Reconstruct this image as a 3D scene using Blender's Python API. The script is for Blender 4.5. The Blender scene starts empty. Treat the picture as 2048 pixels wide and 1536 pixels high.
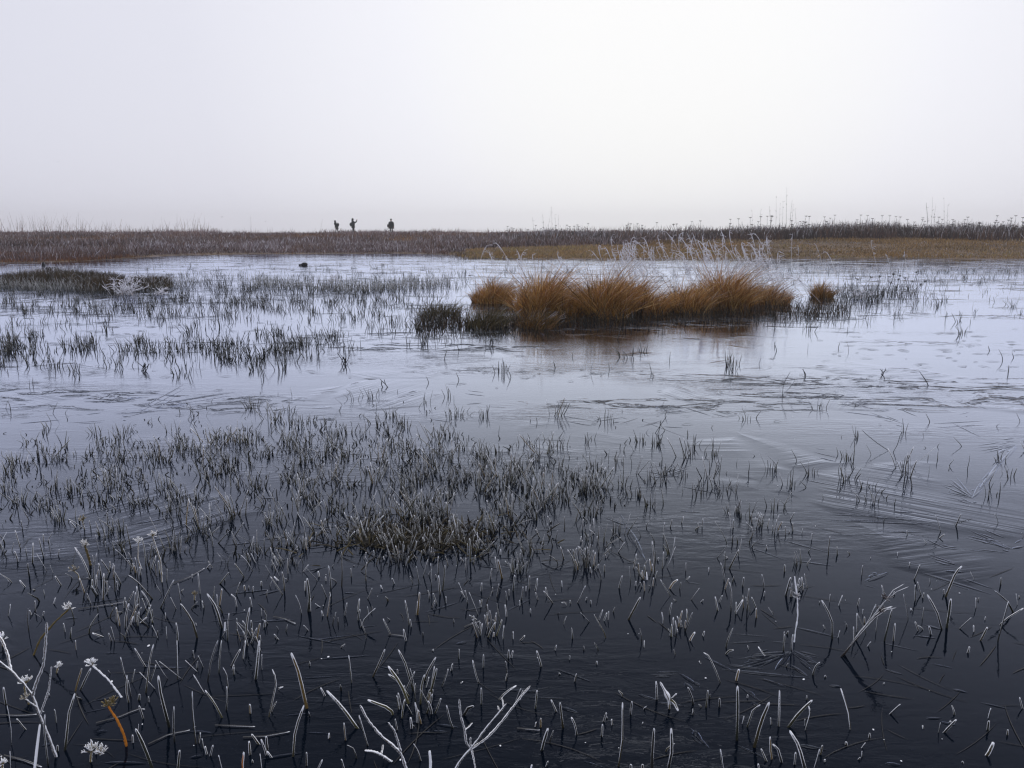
import bpy, bmesh, math, random
import numpy as np
from mathutils import Vector

# ------------------------------------------------------------------ camera, sky, sun, exposure
SC = bpy.context.scene
COL = SC.collection
random.seed(7)
RNG = np.random.default_rng(11)
CAM_H = 1.25                     # crouching photographer
FPX = 1577.0                     # focal length in photo pixels (2048 wide)
HORIZON = 458.0
PITCH = math.atan((768 - HORIZON) / FPX)

cam_data = bpy.data.cameras.new('camera')
cam_data.sensor_width = 36.0
cam_data.lens = FPX / 2048 * 36.0
cam_data.clip_start = 0.05
cam_data.clip_end = 6000
cam = bpy.data.objects.new('camera', cam_data)
COL.objects.link(cam)
cam.location = (0, 0, CAM_H)
cam.rotation_euler = (math.pi / 2 - PITCH, 0, 0)
SC.camera = cam

SUN_AZ, SUN_EL = math.radians(14), math.radians(54)
SUN_DIR = Vector((math.sin(SUN_AZ) * math.cos(SUN_EL), math.cos(SUN_AZ) * math.cos(SUN_EL), math.sin(SUN_EL)))
w = bpy.data.worlds.new('World')
SC.world = w
w.use_nodes = True
nt = w.node_tree
nt.nodes.clear()
out = nt.nodes.new('ShaderNodeOutputWorld')
bg = nt.nodes.new('ShaderNodeBackground')
sky = nt.nodes.new('ShaderNodeTexSky')
sky.sky_type = 'NISHITA'
sky.sun_disc = False
sky.sun_elevation = SUN_EL
sky.sun_rotation = SUN_AZ
sky.dust_density = 6.0
tc = nt.nodes.new('ShaderNodeTexCoord')
dot = nt.nodes.new('ShaderNodeVectorMath'); dot.operation = 'DOT_PRODUCT'
glow_dir = Vector((math.sin(math.radians(10)) * math.cos(math.radians(13)), math.cos(math.radians(10)) * math.cos(math.radians(13)), math.sin(math.radians(13))))
dot.inputs[1].default_value = glow_dir
nt.links.new(tc.outputs['Generated'], dot.inputs[0])
ramp = nt.nodes.new('ShaderNodeValToRGB')        # thick fog: flat white, a little brighter around the hidden sun
ramp.color_ramp.interpolation = 'B_SPLINE'
e = ramp.color_ramp.elements
e[0].position = 0.55; e[0].color = (0.70, 0.71, 0.82, 1)
e[1].position = 1.0; e[1].color = (1.02, 1.02, 1.06, 1)
m_ = e.new(0.86); m_.color = (0.79, 0.795, 0.89, 1)
m2_ = e.new(0.95); m2_.color = (0.93, 0.935, 0.995, 1)
nt.links.new(dot.outputs['Value'], ramp.inputs[0])
sc_ = nt.nodes.new('ShaderNodeVectorMath'); sc_.operation = 'SCALE'; sc_.inputs['Scale'].default_value = 0.10
nt.links.new(sky.outputs[0], sc_.inputs[0])
mx = nt.nodes.new('ShaderNodeMix'); mx.data_type = 'RGBA'
mx.inputs[0].default_value = 0.93
nt.links.new(sc_.outputs[0], mx.inputs[6])
nt.links.new(ramp.outputs[0], mx.inputs[7])
nt.links.new(mx.outputs[2], bg.inputs[0])
bg.inputs[1].default_value = 1.0
nt.links.new(bg.outputs[0], out.inputs[0])

sun_data = bpy.data.lights.new('sun', 'SUN')
sun_data.energy = 1.5
sun_data.angle = math.radians(22)
sun_data.color = (1.0, 0.97, 0.93)
sun = bpy.data.objects.new('sun', sun_data)
COL.objects.link(sun)
sun.rotation_euler = SUN_DIR.to_track_quat('Z', 'Y').to_euler()

SC.view_settings.view_transform = 'Standard'
SC.view_settings.look = 'None'
SC.view_settings.exposure = 0.0
SC.view_settings.gamma = 1.0
SC.view_settings.use_curve_mapping = False
SC.cycles.use_denoising = True
SC.cycles.denoiser = 'OPENIMAGEDENOISE'
SC.cycles.denoising_input_passes = 'RGB_ALBEDO_NORMAL'
SC.cycles.denoising_prefilter = 'ACCURATE'
SC.cycles.max_bounces = 6
SC.cycles.volume_bounces = 2
SC.cycles.filter_width = 1.3 if hasattr(SC.cycles, 'filter_width') else 1.5

# ------------------------------------------------------------------ pixel -> place helpers
def ray(px, py):
    cx = (px - 1024) / FPX; cy = (768 - py) / FPX
    s, c = math.sin(PITCH), math.cos(PITCH)
    return np.array([cx, c + cy * s, -s + cy * c])

def ground(px, py, z=0.0):
    d = ray(px, py)
    t = (z - CAM_H) / d[2]
    return np.array([0, 0, CAM_H]) + d * t

def at_depth(px, py, y):
    d = ray(px, py)
    return np.array([0, 0, CAM_H]) + d * (y / d[1])

def ground_v(px, py, z=0.0):
    s, c = math.sin(PITCH), math.cos(PITCH)
    cx = (px - 1024) / FPX; cy = (768 - py) / FPX
    dx, dy, dz = cx, c + cy * s, -s + cy * c
    t = (z - CAM_H) / dz
    return np.stack([dx * t, dy * t, np.full_like(t, z)], -1)

def vnoise(x, y, seed=0):
    """cheap smooth value noise in 0..1, vectorised"""
    def h(ix, iy):
        n = (ix * 374761393 + iy * 668265263 + seed * 974634777) & 0x7fffffff
        n = ((n ^ (n >> 13)) * 1274126177) & 0x7fffffff
        return ((n ^ (n >> 16)) & 0xffff) / 65535.0
    x = np.asarray(x, float); y = np.asarray(y, float)
    ix = np.floor(x).astype(np.int64); iy = np.floor(y).astype(np.int64)
    fx = x - ix; fy = y - iy
    fx = fx * fx * (3 - 2 * fx); fy = fy * fy * (3 - 2 * fy)
    return (h(ix, iy) * (1 - fx) + h(ix + 1, iy) * fx) * (1 - fy) + (h(ix, iy + 1) * (1 - fx) + h(ix + 1, iy + 1) * fx) * fy

def fbm(x, y, seed=0):
    return 0.55 * vnoise(x, y, seed) + 0.3 * vnoise(x * 2.1, y * 2.1, seed + 1) + 0.15 * vnoise(x * 4.3, y * 4.3, seed + 2)

def sstep(a, b, x):
    t = np.clip((x - a) / (b - a), 0, 1)
    return t * t * (3 - 2 * t)

# ------------------------------------------------------------------ materials
def new_mat(name):
    m = bpy.data.materials.new(name)
    m.use_nodes = True
    m.node_tree.nodes.clear()
    return m, m.node_tree.nodes, m.node_tree.links

def plant_material(name, lo=0.38, hi=0.52, frost_col=(0.88, 0.90, 0.93, 1), nscale=420.0, namt=0.35, trans=0.0):
    m, N, L = new_mat(name)
    o = N.new('ShaderNodeOutputMaterial')
    b = N.new('ShaderNodeBsdfPrincipled')
    t = N.new('ShaderNodeAttribute'); t.attribute_name = 'tint'
    f = N.new('ShaderNodeAttribute'); f.attribute_name = 'frost'
    tcn = N.new('ShaderNodeTexCoord')
    no = N.new('ShaderNodeTexNoise'); no.inputs['Scale'].default_value = nscale; no.inputs['Detail'].default_value = 2
    L.new(tcn.outputs['Object'], no.inputs['Vector'])
    a1 = N.new('ShaderNodeMath'); a1.operation = 'MULTIPLY_ADD'
    a1.inputs[1].default_value = namt; L.new(no.outputs[0], a1.inputs[0])
    sub = N.new('ShaderNodeMath'); sub.operation = 'SUBTRACT'; sub.inputs[1].default_value = namt * 0.5
    L.new(f.outputs['Fac'], sub.inputs[0]); L.new(sub.outputs[0], a1.inputs[2])
    mr = N.new('ShaderNodeMapRange'); mr.interpolation_type = 'SMOOTHSTEP'
    mr.inputs[1].default_value = lo; mr.inputs[2].default_value = hi
    L.new(a1.outputs[0], mr.inputs[0])
    mix = N.new('ShaderNodeMix'); mix.data_type = 'RGBA'
    L.new(mr.outputs[0], mix.inputs[0]); L.new(t.outputs['Color'], mix.inputs[6])
    mix.inputs[7].default_value = frost_col
    L.new(mix.outputs[2], b.inputs['Base Color'])
    b.inputs['Roughness'].default_value = 0.75
    b.inputs['Specular IOR Level'].default_value = 0.25
    L.new(b.outputs[0], o.inputs[0])
    return m

M_STUB = plant_material('frost_rimmed_leaf')
M_FAR = plant_material('dry_grass', lo=0.5, hi=0.9, nscale=60.0, namt=0.3, frost_col=(0.74, 0.74, 0.80, 1))

def plain_material(name, col, rough=0.8, nscale=8.0, var=0.25):
    m, N, L = new_mat(name)
    o = N.new('ShaderNodeOutputMaterial'); b = N.new('ShaderNodeBsdfPrincipled')
    tcn = N.new('ShaderNodeTexCoord')
    no = N.new('ShaderNodeTexNoise'); no.inputs['Scale'].default_value = nscale; no.inputs['Detail'].default_value = 4
    L.new(tcn.outputs['Object'], no.inputs['Vector'])
    mix = N.new('ShaderNodeMix'); mix.data_type = 'RGBA'
    mix.inputs[6].default_value = (*[c * (1 - var) for c in col], 1)
    mix.inputs[7].default_value = (*[min(1, c * (1 + var)) for c in col], 1)
    L.new(no.outputs[0], mix.inputs[0]); L.new(mix.outputs[2], b.inputs['Base Color'])
    b.inputs['Roughness'].default_value = rough
    b.inputs['Specular IOR Level'].default_value = 0.2
    L.new(b.outputs[0], o.inputs[0])
    return m

def terrain_material():
    m, N, L = new_mat('frosted_heath_soil')
    o = N.new('ShaderNodeOutputMaterial'); b = N.new('ShaderNodeBsdfPrincipled')
    tcn = N.new('ShaderNodeTexCoord')
    n1 = N.new('ShaderNodeTexNoise'); n1.inputs['Scale'].default_value = 0.25; n1.inputs['Detail'].default_value = 6
    n2 = N.new('ShaderNodeTexNoise'); n2.inputs['Scale'].default_value = 3.0; n2.inputs['Detail'].default_value = 8
    L.new(tcn.outputs['Object'], n1.inputs['Vector']); L.new(tcn.outputs['Object'], n2.inputs['Vector'])
    r = N.new('ShaderNodeValToRGB')
    r.color_ramp.elements[0].position = 0.35; r.color_ramp.elements[0].color = (0.045, 0.032, 0.025, 1)
    r.color_ramp.elements[1].position = 0.68; r.color_ramp.elements[1].color = (0.13, 0.085, 0.045, 1)
    L.new(n1.outputs[0], r.inputs[0])
    r2 = N.new('ShaderNodeValToRGB')
    r2.color_ramp.elements[0].position = 0.45; r2.color_ramp.elements[0].color = (0, 0, 0, 1)
    r2.color_ramp.elements[1].position = 0.75; r2.color_ramp.elements[1].color = (0.5, 0.5, 0.5, 1)
    L.new(n2.outputs[0], r2.inputs[0])
    mix = N.new('ShaderNodeMix'); mix.data_type = 'RGBA'
    L.new(r2.outputs[0], mix.inputs[0]); L.new(r.outputs[0], mix.inputs[6])
    mix.inputs[7].default_value = (0.30, 0.28, 0.29, 1)
    L.new(mix.outputs[2], b.inputs['Base Color'])
    b.inputs['Roughness'].default_value = 0.95
    b.inputs['Specular IOR Level'].default_value = 0.1
    bp = N.new('ShaderNodeBump'); bp.inputs['Strength'].default_value = 0.6; bp.inputs['Distance'].default_value = 0.1
    L.new(n2.outputs[0], bp.inputs['Height']); L.new(bp.outputs[0], b.inputs['Normal'])
    L.new(b.outputs[0], o.inputs[0])
    return m

def ice_material():
    """thin refrozen ice on black water: Schlick reflection over a nearly black body, relief from bump"""
    m, N, L = new_mat('thin_black_ice')
    o = N.new('ShaderNodeOutputMaterial')
    tcn = N.new('ShaderNodeTexCoord')
    P = tcn.outputs['Object']

    def node(t, **kw):
        n = N.new(t)
        for k, v in kw.items(): setattr(n, k, v)
        return n
    def math_(op, a, b=None, c=None):
        n = node('ShaderNodeMath', operation=op)
        for i, v in enumerate((a, b, c)):
            if v is None: continue
            if isinstance(v, (int, float)): n.inputs[i].default_value = v
            else: L.new(v, n.inputs[i])
        return n.outputs[0]
    def mapping(scale, rot=0.0, loc=(0, 0, 0)):
        n = node('ShaderNodeMapping')
        n.inputs['Scale'].default_value = scale; n.inputs['Rotation'].default_value = (0, 0, rot); n.inputs['Location'].default_value = loc
        L.new(P, n.inputs['Vector']); return n.outputs[0]
    def noise(vec, scale, detail=3, rough=0.5, dist=0.0):
        n = node('ShaderNodeTexNoise')
        n.inputs['Scale'].default_value = scale; n.inputs['Detail'].default_value = detail
        n.inputs['Roughness'].default_value = rough; n.inputs['Distortion'].default_value = dist
        L.new(vec, n.inputs['Vector']); return n.outputs[0]
    def rng(v, a, b, c=0.0, d=1.0):
        n = node('ShaderNodeMapRange', interpolation_type='SMOOTHSTEP')
        n.inputs[1].default_value = a; n.inputs[2].default_value = b; n.inputs[3].default_value = c; n.inputs[4].default_value = d
        L.new(v, n.inputs[0]); return n.outputs[0]

    # (a) straight needle-ice striations: every plate has its own direction
    warp = node('ShaderNodeTexNoise'); warp.inputs['Scale'].default_value = 1.3; L.new(P, warp.inputs['Vector'])
    wadd = node('ShaderNodeVectorMath', operation='MULTIPLY_ADD')
    wadd.inputs[1].default_value = (0.35, 0.35, 0); L.new(warp.outputs['Color'], wadd.inputs[0]); L.new(P, wadd.inputs[2])
    vor = node('ShaderNodeTexVoronoi', feature='F1'); vor.inputs['Scale'].default_value = 1.25; L.new(wadd.outputs[0], vor.inputs['Vector'])
    sepc = node('ShaderNodeSeparateColor'); L.new(vor.outputs['Color'], sepc.inputs[0])
    ang = math_('MULTIPLY', math_('SUBTRACT', sepc.outputs[0], 0.5), 2.4)
    rot = node('ShaderNodeVectorRotate', rotation_type='Z_AXIS'); L.new(P, rot.inputs['Vector']); L.new(ang, rot.inputs['Angle'])
    st = node('ShaderNodeMapping'); st.inputs['Scale'].default_value = (1.1, 15.0, 1); L.new(rot.outputs[0], st.inputs['Vector'])
    stri = noise(st.outputs[0], 1.0, 3, 0.55, 0.35)
    stri_mask = math_('MULTIPLY', rng(sepc.outputs[1], 0.50, 0.80), rng(noise(P, 0.9, 2), 0.42, 0.62))
    # (b) striations die away towards the plate borders
    vb = node('ShaderNodeTexVoronoi', feature='DISTANCE_TO_EDGE'); vb.inputs['Scale'].default_value = 1.25; L.new(wadd.outputs[0], vb.inputs['Vector'])
    stri_h = math_('MULTIPLY', math_('MULTIPLY', math_('MULTIPLY', stri, stri_mask), rng(vb.outputs['Distance'], 0.0, 0.12)), 0.0085)
    # (c) frozen wavelets, stretched across the wind
    wv = noise(mapping((7.0, 22.0, 1), 0.12), 1.0, 4, 0.6, 0.6)
    wv_mask = rng(noise(mapping((0.35, 0.9, 1)), 1.0, 3), 0.42, 0.66, 0.06, 1.0)
    sepn = node('ShaderNodeSeparateXYZ'); L.new(P, sepn.inputs[0])
    wv_h = math_('MULTIPLY', math_('MULTIPLY', wv, wv_mask), rng(sepn.outputs[1], 6.0, 9.5, 0.0044, 0.0016))
    # (d) slushy broken streaks further out
    sl = noise(mapping((2.2, 5.0, 1), 0.05, (3, 7, 0)), 1.0, 4, 0.6, 1.2)
    sl = rng(sl, 0.52, 0.62)
    sl_mask = rng(noise(mapping((0.22, 0.75, 1), 0.0, (11, 2, 0)), 1.0, 2), 0.52, 0.62)
    sepp = node('ShaderNodeSeparateXYZ'); L.new(P, sepp.inputs[0])
    sl_h = math_('MULTIPLY', math_('MULTIPLY', math_('MULTIPLY', sl, sl_mask), rng(sepp.outputs[1], 4.6, 6.2)), 0.008)
    # (e) fine grain
    fg = math_('MULTIPLY', noise(P, 38.0, 3, 0.6), 0.00035)
    big = math_('MULTIPLY', noise(P, 1.6, 2, 0.5), 0.0014)
    h = math_('ADD', math_('ADD', stri_h, math_('ADD', wv_h, sl_h)), math_('ADD', fg, big))
    bp = node('ShaderNodeBump'); bp.inputs['Strength'].default_value = 1.0; bp.inputs['Distance'].default_value = 1.0
    L.new(h, bp.inputs['Height'])

    lw = node('ShaderNodeLayerWeight'); lw.inputs['Blend'].default_value = 0.5
    L.new(bp.outputs[0], lw.inputs['Normal'])
    fc = node('ShaderNodeFloatCurve')                 # reflectance of the ice skin against the angle of view
    cv = fc.mapping.curves[0]
    cv.points[0].location = (0.0, 0.004); cv.points[1].location = (1.0, 1.0)
    for a_, b_ in ((0.38, 0.0085), (0.50, 0.028), (0.58, 0.060), (0.65, 0.125), (0.72, 0.265), (0.79, 0.53), (0.85, 0.75), (0.92, 0.91)): cv.points.new(a_, b_)
    fc.mapping.update()
    L.new(lw.outputs['Facing'], fc.inputs['Value'])
    fr = fc.outputs[0]
    gl = node('ShaderNodeBsdfGlossy'); gl.inputs['Color'].default_value = (0.78, 0.84, 1.0, 1)
    L.new(bp.outputs[0], gl.inputs['Normal'])
    rough = rng(noise(P, 0.8, 3), 0.35, 0.7, 0.006, 0.035)
    L.new(rough, gl.inputs['Roughness'])
    df = node('ShaderNodeBsdfDiffuse')
    cr = node('ShaderNodeValToRGB')
    cr.color_ramp.elements[0].position = 0.35; cr.color_ramp.elements[0].color = (0.0013, 0.0032, 0.0066, 1)
    cr.color_ramp.elements[1].position = 0.75; cr.color_ramp.elements[1].color = (0.0040, 0.0060, 0.0110, 1)
    L.new(noise(P, 0.55, 4), cr.inputs[0]); L.new(cr.outputs[0], df.inputs['Color'])
    mxs = node('ShaderNodeMixShader')
    L.new(fr, mxs.inputs[0]); L.new(df.outputs[0], mxs.inputs[1]); L.new(gl.outputs[0], mxs.inputs[2])
    L.new(mxs.outputs[0], o.inputs[0])
    return m

# ------------------------------------------------------------------ mesh helpers
def mesh_from(name, V, F, mat, tint=None, frost=None, smooth=True):
    me = bpy.data.meshes.new(name)
    V = np.ascontiguousarray(V, dtype=np.float32); F = np.ascontiguousarray(F, dtype=np.int32)
    n = F.shape[1]
    me.vertices.add(len(V)); me.vertices.foreach_set('co', V.ravel())
    me.loops.add(F.size); me.loops.foreach_set('vertex_index', F.ravel())
    me.polygons.add(len(F)); me.polygons.foreach_set('loop_start', np.arange(0, F.size, n, dtype=np.int32))
    if smooth: me.polygons.foreach_set('use_smooth', np.ones(len(F), dtype=bool))
    if tint is not None:
        c = np.ones((len(V), 4), np.float32); c[:, :3] = tint
        a = me.attributes.new('tint', 'FLOAT_COLOR', 'POINT'); a.data.foreach_set('color', c.ravel())
    if frost is not None:
        a = me.attributes.new('frost', 'FLOAT', 'POINT'); a.data.foreach_set('value', np.ascontiguousarray(frost, np.float32))
    me.materials.append(mat)
    me.update(calc_edges=True)
    return me

def tubes(P, W, T, side, K, tint, frost, edge=True):
    """N leaves/stems at once. P (N,R,3) spine, W/T (N,R) half width/thickness, side (N,3), K points round (2 = a strip)."""
    N, R, _ = P.shape
    tg = np.gradient(P, axis=1)
    tg /= np.linalg.norm(tg, axis=2, keepdims=True) + 1e-9
    nrm = np.cross(tg, side[:, None, :]); nrm /= np.linalg.norm(nrm, axis=2, keepdims=True) + 1e-9
    sd = np.cross(nrm, tg)
    if K == 2: c = np.array([1.0, -1.0]); s = np.array([0.0, 0.0])
    else:
        a = np.arange(K) * 2 * np.pi / K; c = np.cos(a); s = np.sin(a)
    V = P[:, :, None, :] + sd[:, :, None, :] * (W[:, :, None] * c)[..., None] + nrm[:, :, None, :] * (T[:, :, None] * s)[..., None]
    idx = np.arange(N * R * K).reshape(N, R, K)
    if K == 2:
        F = np.stack([idx[:, :-1, 0], idx[:, :-1, 1], idx[:, 1:, 1], idx[:, 1:, 0]], -1).reshape(-1, 4)
    else:
        nx = np.roll(idx, -1, axis=2)
        F = np.stack([idx[:, :-1], nx[:, :-1], nx[:, 1:], idx[:, 1:]], -1).reshape(-1, 4)
    tn = np.broadcast_to(tint[:, None, None, :], (N, R, K, 3)).reshape(-1, 3)
    e = np.abs(c)[None, None, :] if edge else np.ones((1, 1, K))
    fr = np.broadcast_to(frost[:, :, None] + (e - 0.75 if edge else 0.0), (N, R, K)).reshape(-1)
    return V.reshape(-1, 3), F, tn, fr

def bez(pts, R):
    """smooth polyline through given points, R samples"""
    pts = np.asarray(pts, float)
    d = np.r_[0, np.cumsum(np.linalg.norm(np.diff(pts, axis=0), axis=1))]
    d /= d[-1]
    t = np.linspace(0, 1, R)
    if len(pts) == 2:
        return pts[0] + (pts[1] - pts[0]) * t[:, None]
    P = np.stack([np.interp(t, d, pts[:, i]) for i in range(3)], -1)
    if R > 4:
        Q = P.copy(); Q[1:-1] = 0.25 * P[:-2] + 0.5 * P[1:-1] + 0.25 * P[2:]; P = Q
    return P

def link(name, data, parent=None, loc=None):
    o = bpy.data.objects.new(name, data)
    COL.objects.link(o)
    if parent: o.parent = parent
    if loc is not None: o.location = loc
    return o

def tag(o, label=None, cat=None, group=None, kind=None):
    if label: o['label'] = label
    if cat: o['category'] = cat
    if group: o['group'] = group
    if kind: o['kind'] = kind
    return o

class Heap:
    """collects many leaves into one 'stuff' mesh"""
    def __init__(s): s.V, s.F, s.T, s.R, s.n = [], [], [], [], 0
    def add(s, V, F, T, R):
        s.V.append(V); s.F.append(F + s.n); s.T.append(T); s.R.append(R); s.n += len(V)
    def mesh(s, name, mat, off=None):
        V = np.concatenate(s.V)
        if off is not None: V = V - np.asarray(off)
        return mesh_from(name, V, np.concatenate(s.F), mat, np.concatenate(s.T), np.concatenate(s.R))

TIP = np.array([1.0, 1.0, 1.0, 0.97, 0.9, 0.72, 0.12])
TIPT = np.array([0.0, 0.22, 0.45, 0.68, 0.88, 0.97, 1.0])
C_LEAF = 0.75 * np.array([[0.020, 0.022, 0.014], [0.030, 0.030, 0.016], [0.018, 0.018, 0.016], [0.040, 0.034, 0.016]])
C_OCHRE = np.array([0.13, 0.088, 0.028])
C_OLIVE = np.array([0.058, 0.055, 0.022])
C_ORANGE = np.array([0.42, 0.135, 0.012])

def leaf_geo(pts, wid, tint, frost=0.0, K=6, thick=0.35, seed=None, white=0.0):
    """one stub leaf: spine through pts; frosted rims and tip"""
    R = 7
    r = random.Random(seed)
    full = bez(pts, 40)
    P = full[(TIPT * 39).round().astype(int)]
    jit = np.array([[r.gauss(0, 1) for _ in range(3)] for _ in range(R)]) * 0.03 * wid
    jit[0] = 0
    P = P + jit
    ln = P[-1] - P[0]
    a = r.uniform(-0.9, 0.9)
    side = np.array([math.cos(a), math.sin(a), 0.0])
    t = ln / (np.linalg.norm(ln) + 1e-9)
    side = side - t * side.dot(t); side /= np.linalg.norm(side) + 1e-9
    W = (wid * TIP * np.array([0.92, 1.0, 1.03, 1.0, 0.98, 0.95, 1.0]) * np.array([1 + r.gauss(0, 0.05) for _ in range(R)]))[None]
    T = W * thick
    T = np.maximum(T, 0.0)
    fr = np.array([-0.05, 0.28, 0.42, 0.46, 0.52, 0.78, 0.95]) + frost + white
    return tubes(P[None], W, T, side[None], K, np.asarray(tint)[None], fr[None])

# ------------------------------------------------------------------ the setting: land, ice
SHORE_PX = [(-700, 520), (-200, 526), (0, 527), (150, 524), (250, 517), (330, 512), (450, 509), (640, 508), (800, 507), (900, 510), (940, 517), (1000, 518), (1200, 518.5), (1500, 518), (2048, 519.5), (2700, 521)]
_s = np.array([ground(px, py)[:2] for px, py in SHORE_PX])
def shore_y(x):
    return np.interp(x, _s[:, 0], _s[:, 1])

def terrain_z(x, y):
    x = np.asarray(x, float); y = np.asarray(y, float)
    t = y - shore_y(x)
    px = 1024 + FPX * x / (np.maximum(y, 5) * math.cos(PITCH))
    right = sstep(850, 1650, px)
    zl = 0.04 * sstep(0, 1.0, t) + 0.10 * sstep(1, 20, t) + (0.50 + 0.22 * (fbm(x * 0.05, y * 0 + 2, 77) - 0.5)) * sstep(60, 94, y)
    zr = 0.06 * sstep(0, 1.2, t) + 0.52 * sstep(2, 17, t) + 0.42 * sstep(16, 40, t)
    z = zl * (1 - right) + zr * right
    z = z + 0.05 * (fbm(x * 0.35, y * 0.22, 5) - 0.5) * sstep(1, 5, t)
    z = z - 0.20 * (1 - sstep(-1.2, 0.05, t))
    z = z - 3.2 * sstep(112, 190, y)
    near = sstep(-1.0, -4.0, y)                      # the bank the photographer crouches on
    z = z * (1 - near) + 0.25 * near
    far_side = sstep(60, 90, np.abs(x)) * (1 - sstep(30, 60, y)) * (1 - near)
    z = z * (1 - far_side) + 0.35 * far_side
    return z

def build_terrain():
    def spaced(a, fine0, fine1, b, step, n_out):
        lo = fine0 - np.geomspace(1, abs(a - fine0) + 1, n_out)[::-1] + 1
        hi = fine1 + np.geomspace(1, abs(b - fine1) + 1, n_out) - 1
        return np.unique(np.r_[lo, np.arange(fine0, fine1, step), hi])
    xs = spaced(-700, -75, 75, 700, 0.9, 18)
    ys = spaced(-80, -6, 130, 900, 0.9, 18)
    X, Y = np.meshgrid(xs, ys)
    Z = terrain_z(X, Y)
    V = np.stack([X, Y, Z], -1).reshape(-1, 3)
    i = np.arange(len(ys) * len(xs)).reshape(len(ys), len(xs))
    F = np.stack([i[:-1, :-1], i[:-1, 1:], i[1:, 1:], i[1:, :-1]], -1).reshape(-1, 4)
    o = link('ground', mesh_from('ground', V, F, terrain_material()))
    tag(o, 'brown frosted marsh ground rising into a low bank', kind='structure')

build_terrain()

def build_ice():
    V = [(-95, -5, 0), (95, -5, 0), (95, 62, 0), (-95, 62, 0)]
    m = ice_material()
    o = link('water', mesh_from('water', np.array(V), np.array([[0, 1, 2, 3]]), m, smooth=False))
    tag(o, 'thin refrozen ice over dark flood water', kind='structure')
    # straight needle ridges and fans standing a millimetre or two proud of the sheet (photo pixels)
    lines = []
    def fan(ax, ay, *ends):
        for k in range(0, len(ends), 2): lines.append((ax, ay, ends[k], ends[k + 1]))
    fan(1946, 997, 1883, 970, 1893, 975, 1898, 965, 1911, 952, 1961, 965, 2033, 890, 1880, 985)
    fan(2031, 890, 1958, 902, 1968, 906, 1986, 912, 2011, 917, 1950, 896)
    fan(1582, 1304, 1460, 1336, 1490, 1332, 1520, 1334, 1550, 1340, 1475, 1318, 1640, 1316, 1640, 1330, 1628, 1338, 1500, 1310)
    fan(2024, 1098, 1938, 1060, 1944, 1068, 1950, 1078, 1926, 1074, 2048, 1092)
    fan(1304, 955, 1379, 937, 1370, 944, 1360, 952, 1350, 932, 1384, 930)
    for q in ((1646, 1022, 1891, 1047), (1656, 1030, 1823, 1035), (1661, 1040, 1861, 1050), (1658, 1044, 1888, 1046), (1741, 825, 1806, 847), (1743, 830, 1791, 840), (1868, 847, 1966, 842), (1876, 855, 1971, 850), (1628, 904, 1676, 915),
              (1882, 1094, 1922, 1100), (1924, 1098, 2018, 1108), (1858, 1114, 1918, 1132), (1856, 1108, 1914, 1128), (1730, 1162, 1778, 1144), (1734, 1164, 1776, 1148), (1844, 1144, 1986, 1190), (1440, 1338, 1620, 1356), (1358, 1346, 1400, 1374),
              (1300, 1350, 1358, 1348), (1378, 1454, 1420, 1498), (1478, 1372, 1534, 1412), (1184, 844, 1249, 834), (1241, 847, 1276, 836), (1274, 855, 1334, 841), (1314, 829, 1424, 820), (1126, 832, 1186, 842), (1209, 1035, 1254, 1050), (1359, 1022, 1401, 1025),
              (272, 827, 370, 777), (295, 812, 472, 784), (240, 791, 332, 789), (137, 846, 210, 841), (240, 837, 305, 822), (624, 831, 692, 827), (930, 787, 970, 792), (794, 794, 847, 781), (1242, 1030, 1296, 1130), (60, 1005, 140, 985), (100, 1000, 330, 960)):
        lines.append(q)
    rg = random.Random(5)
    for ax, ay, bx, by in list(lines):                       # finer needles beside the main ones
        for k in range(3):
            f0, f1 = sorted((rg.random(), rg.random())); off = rg.gauss(0, 7)
            lines.append((ax + (bx - ax) * f0 + rg.gauss(0, 3), ay + (by - ay) * f0 + off, ax + (bx - ax) * f1 + rg.gauss(0, 3), ay + (by - ay) * f1 + off + rg.gauss(0, 2)))
    for k in range(130):
        x0 = rg.uniform(-20, 2070); y0 = 800 + 730 * rg.random() ** 1.3; a = rg.gauss(0.0, 0.22) + (0.35 if x0 > 1100 else -0.12); L_ = rg.uniform(20, 110)
        lines.append((x0, y0, x0 + math.cos(a) * L_, y0 + math.sin(a) * L_ * 0.6))
    h = Heap()
    for ax, ay, bx, by in lines:
        p0, p1 = ground(ax, ay, 0.0002), ground(bx, by, 0.0002)
        P = bez(np.array([p0, (p0 + p1) / 2 + np.array([rg.gauss(0, .012), rg.gauss(0, .012), 0]) * np.linalg.norm(p1 - p0), p1]), 7)
        d = p1 - p0; n_ = np.linalg.norm(d)
        if n_ < 0.02: continue
        wd = rg.uniform(0.004, 0.011) * max(0.8, p0[1] / 4.5)
        W = wd * np.array([[0.15, 0.7, 1.0, 1.0, 0.9, 0.6, 0.1]])
        h.add(*tubes(P[None], W, W * rg.uniform(0.07, 0.20), np.array([[-d[1], d[0], 0]]) / n_, 8, np.zeros((1, 3)), np.zeros((1, 7))))
    r_ = link('ice_ridges', h.mesh('ice_ridges', m), o); r_['kind'] = 'stuff'

build_ice()

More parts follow.
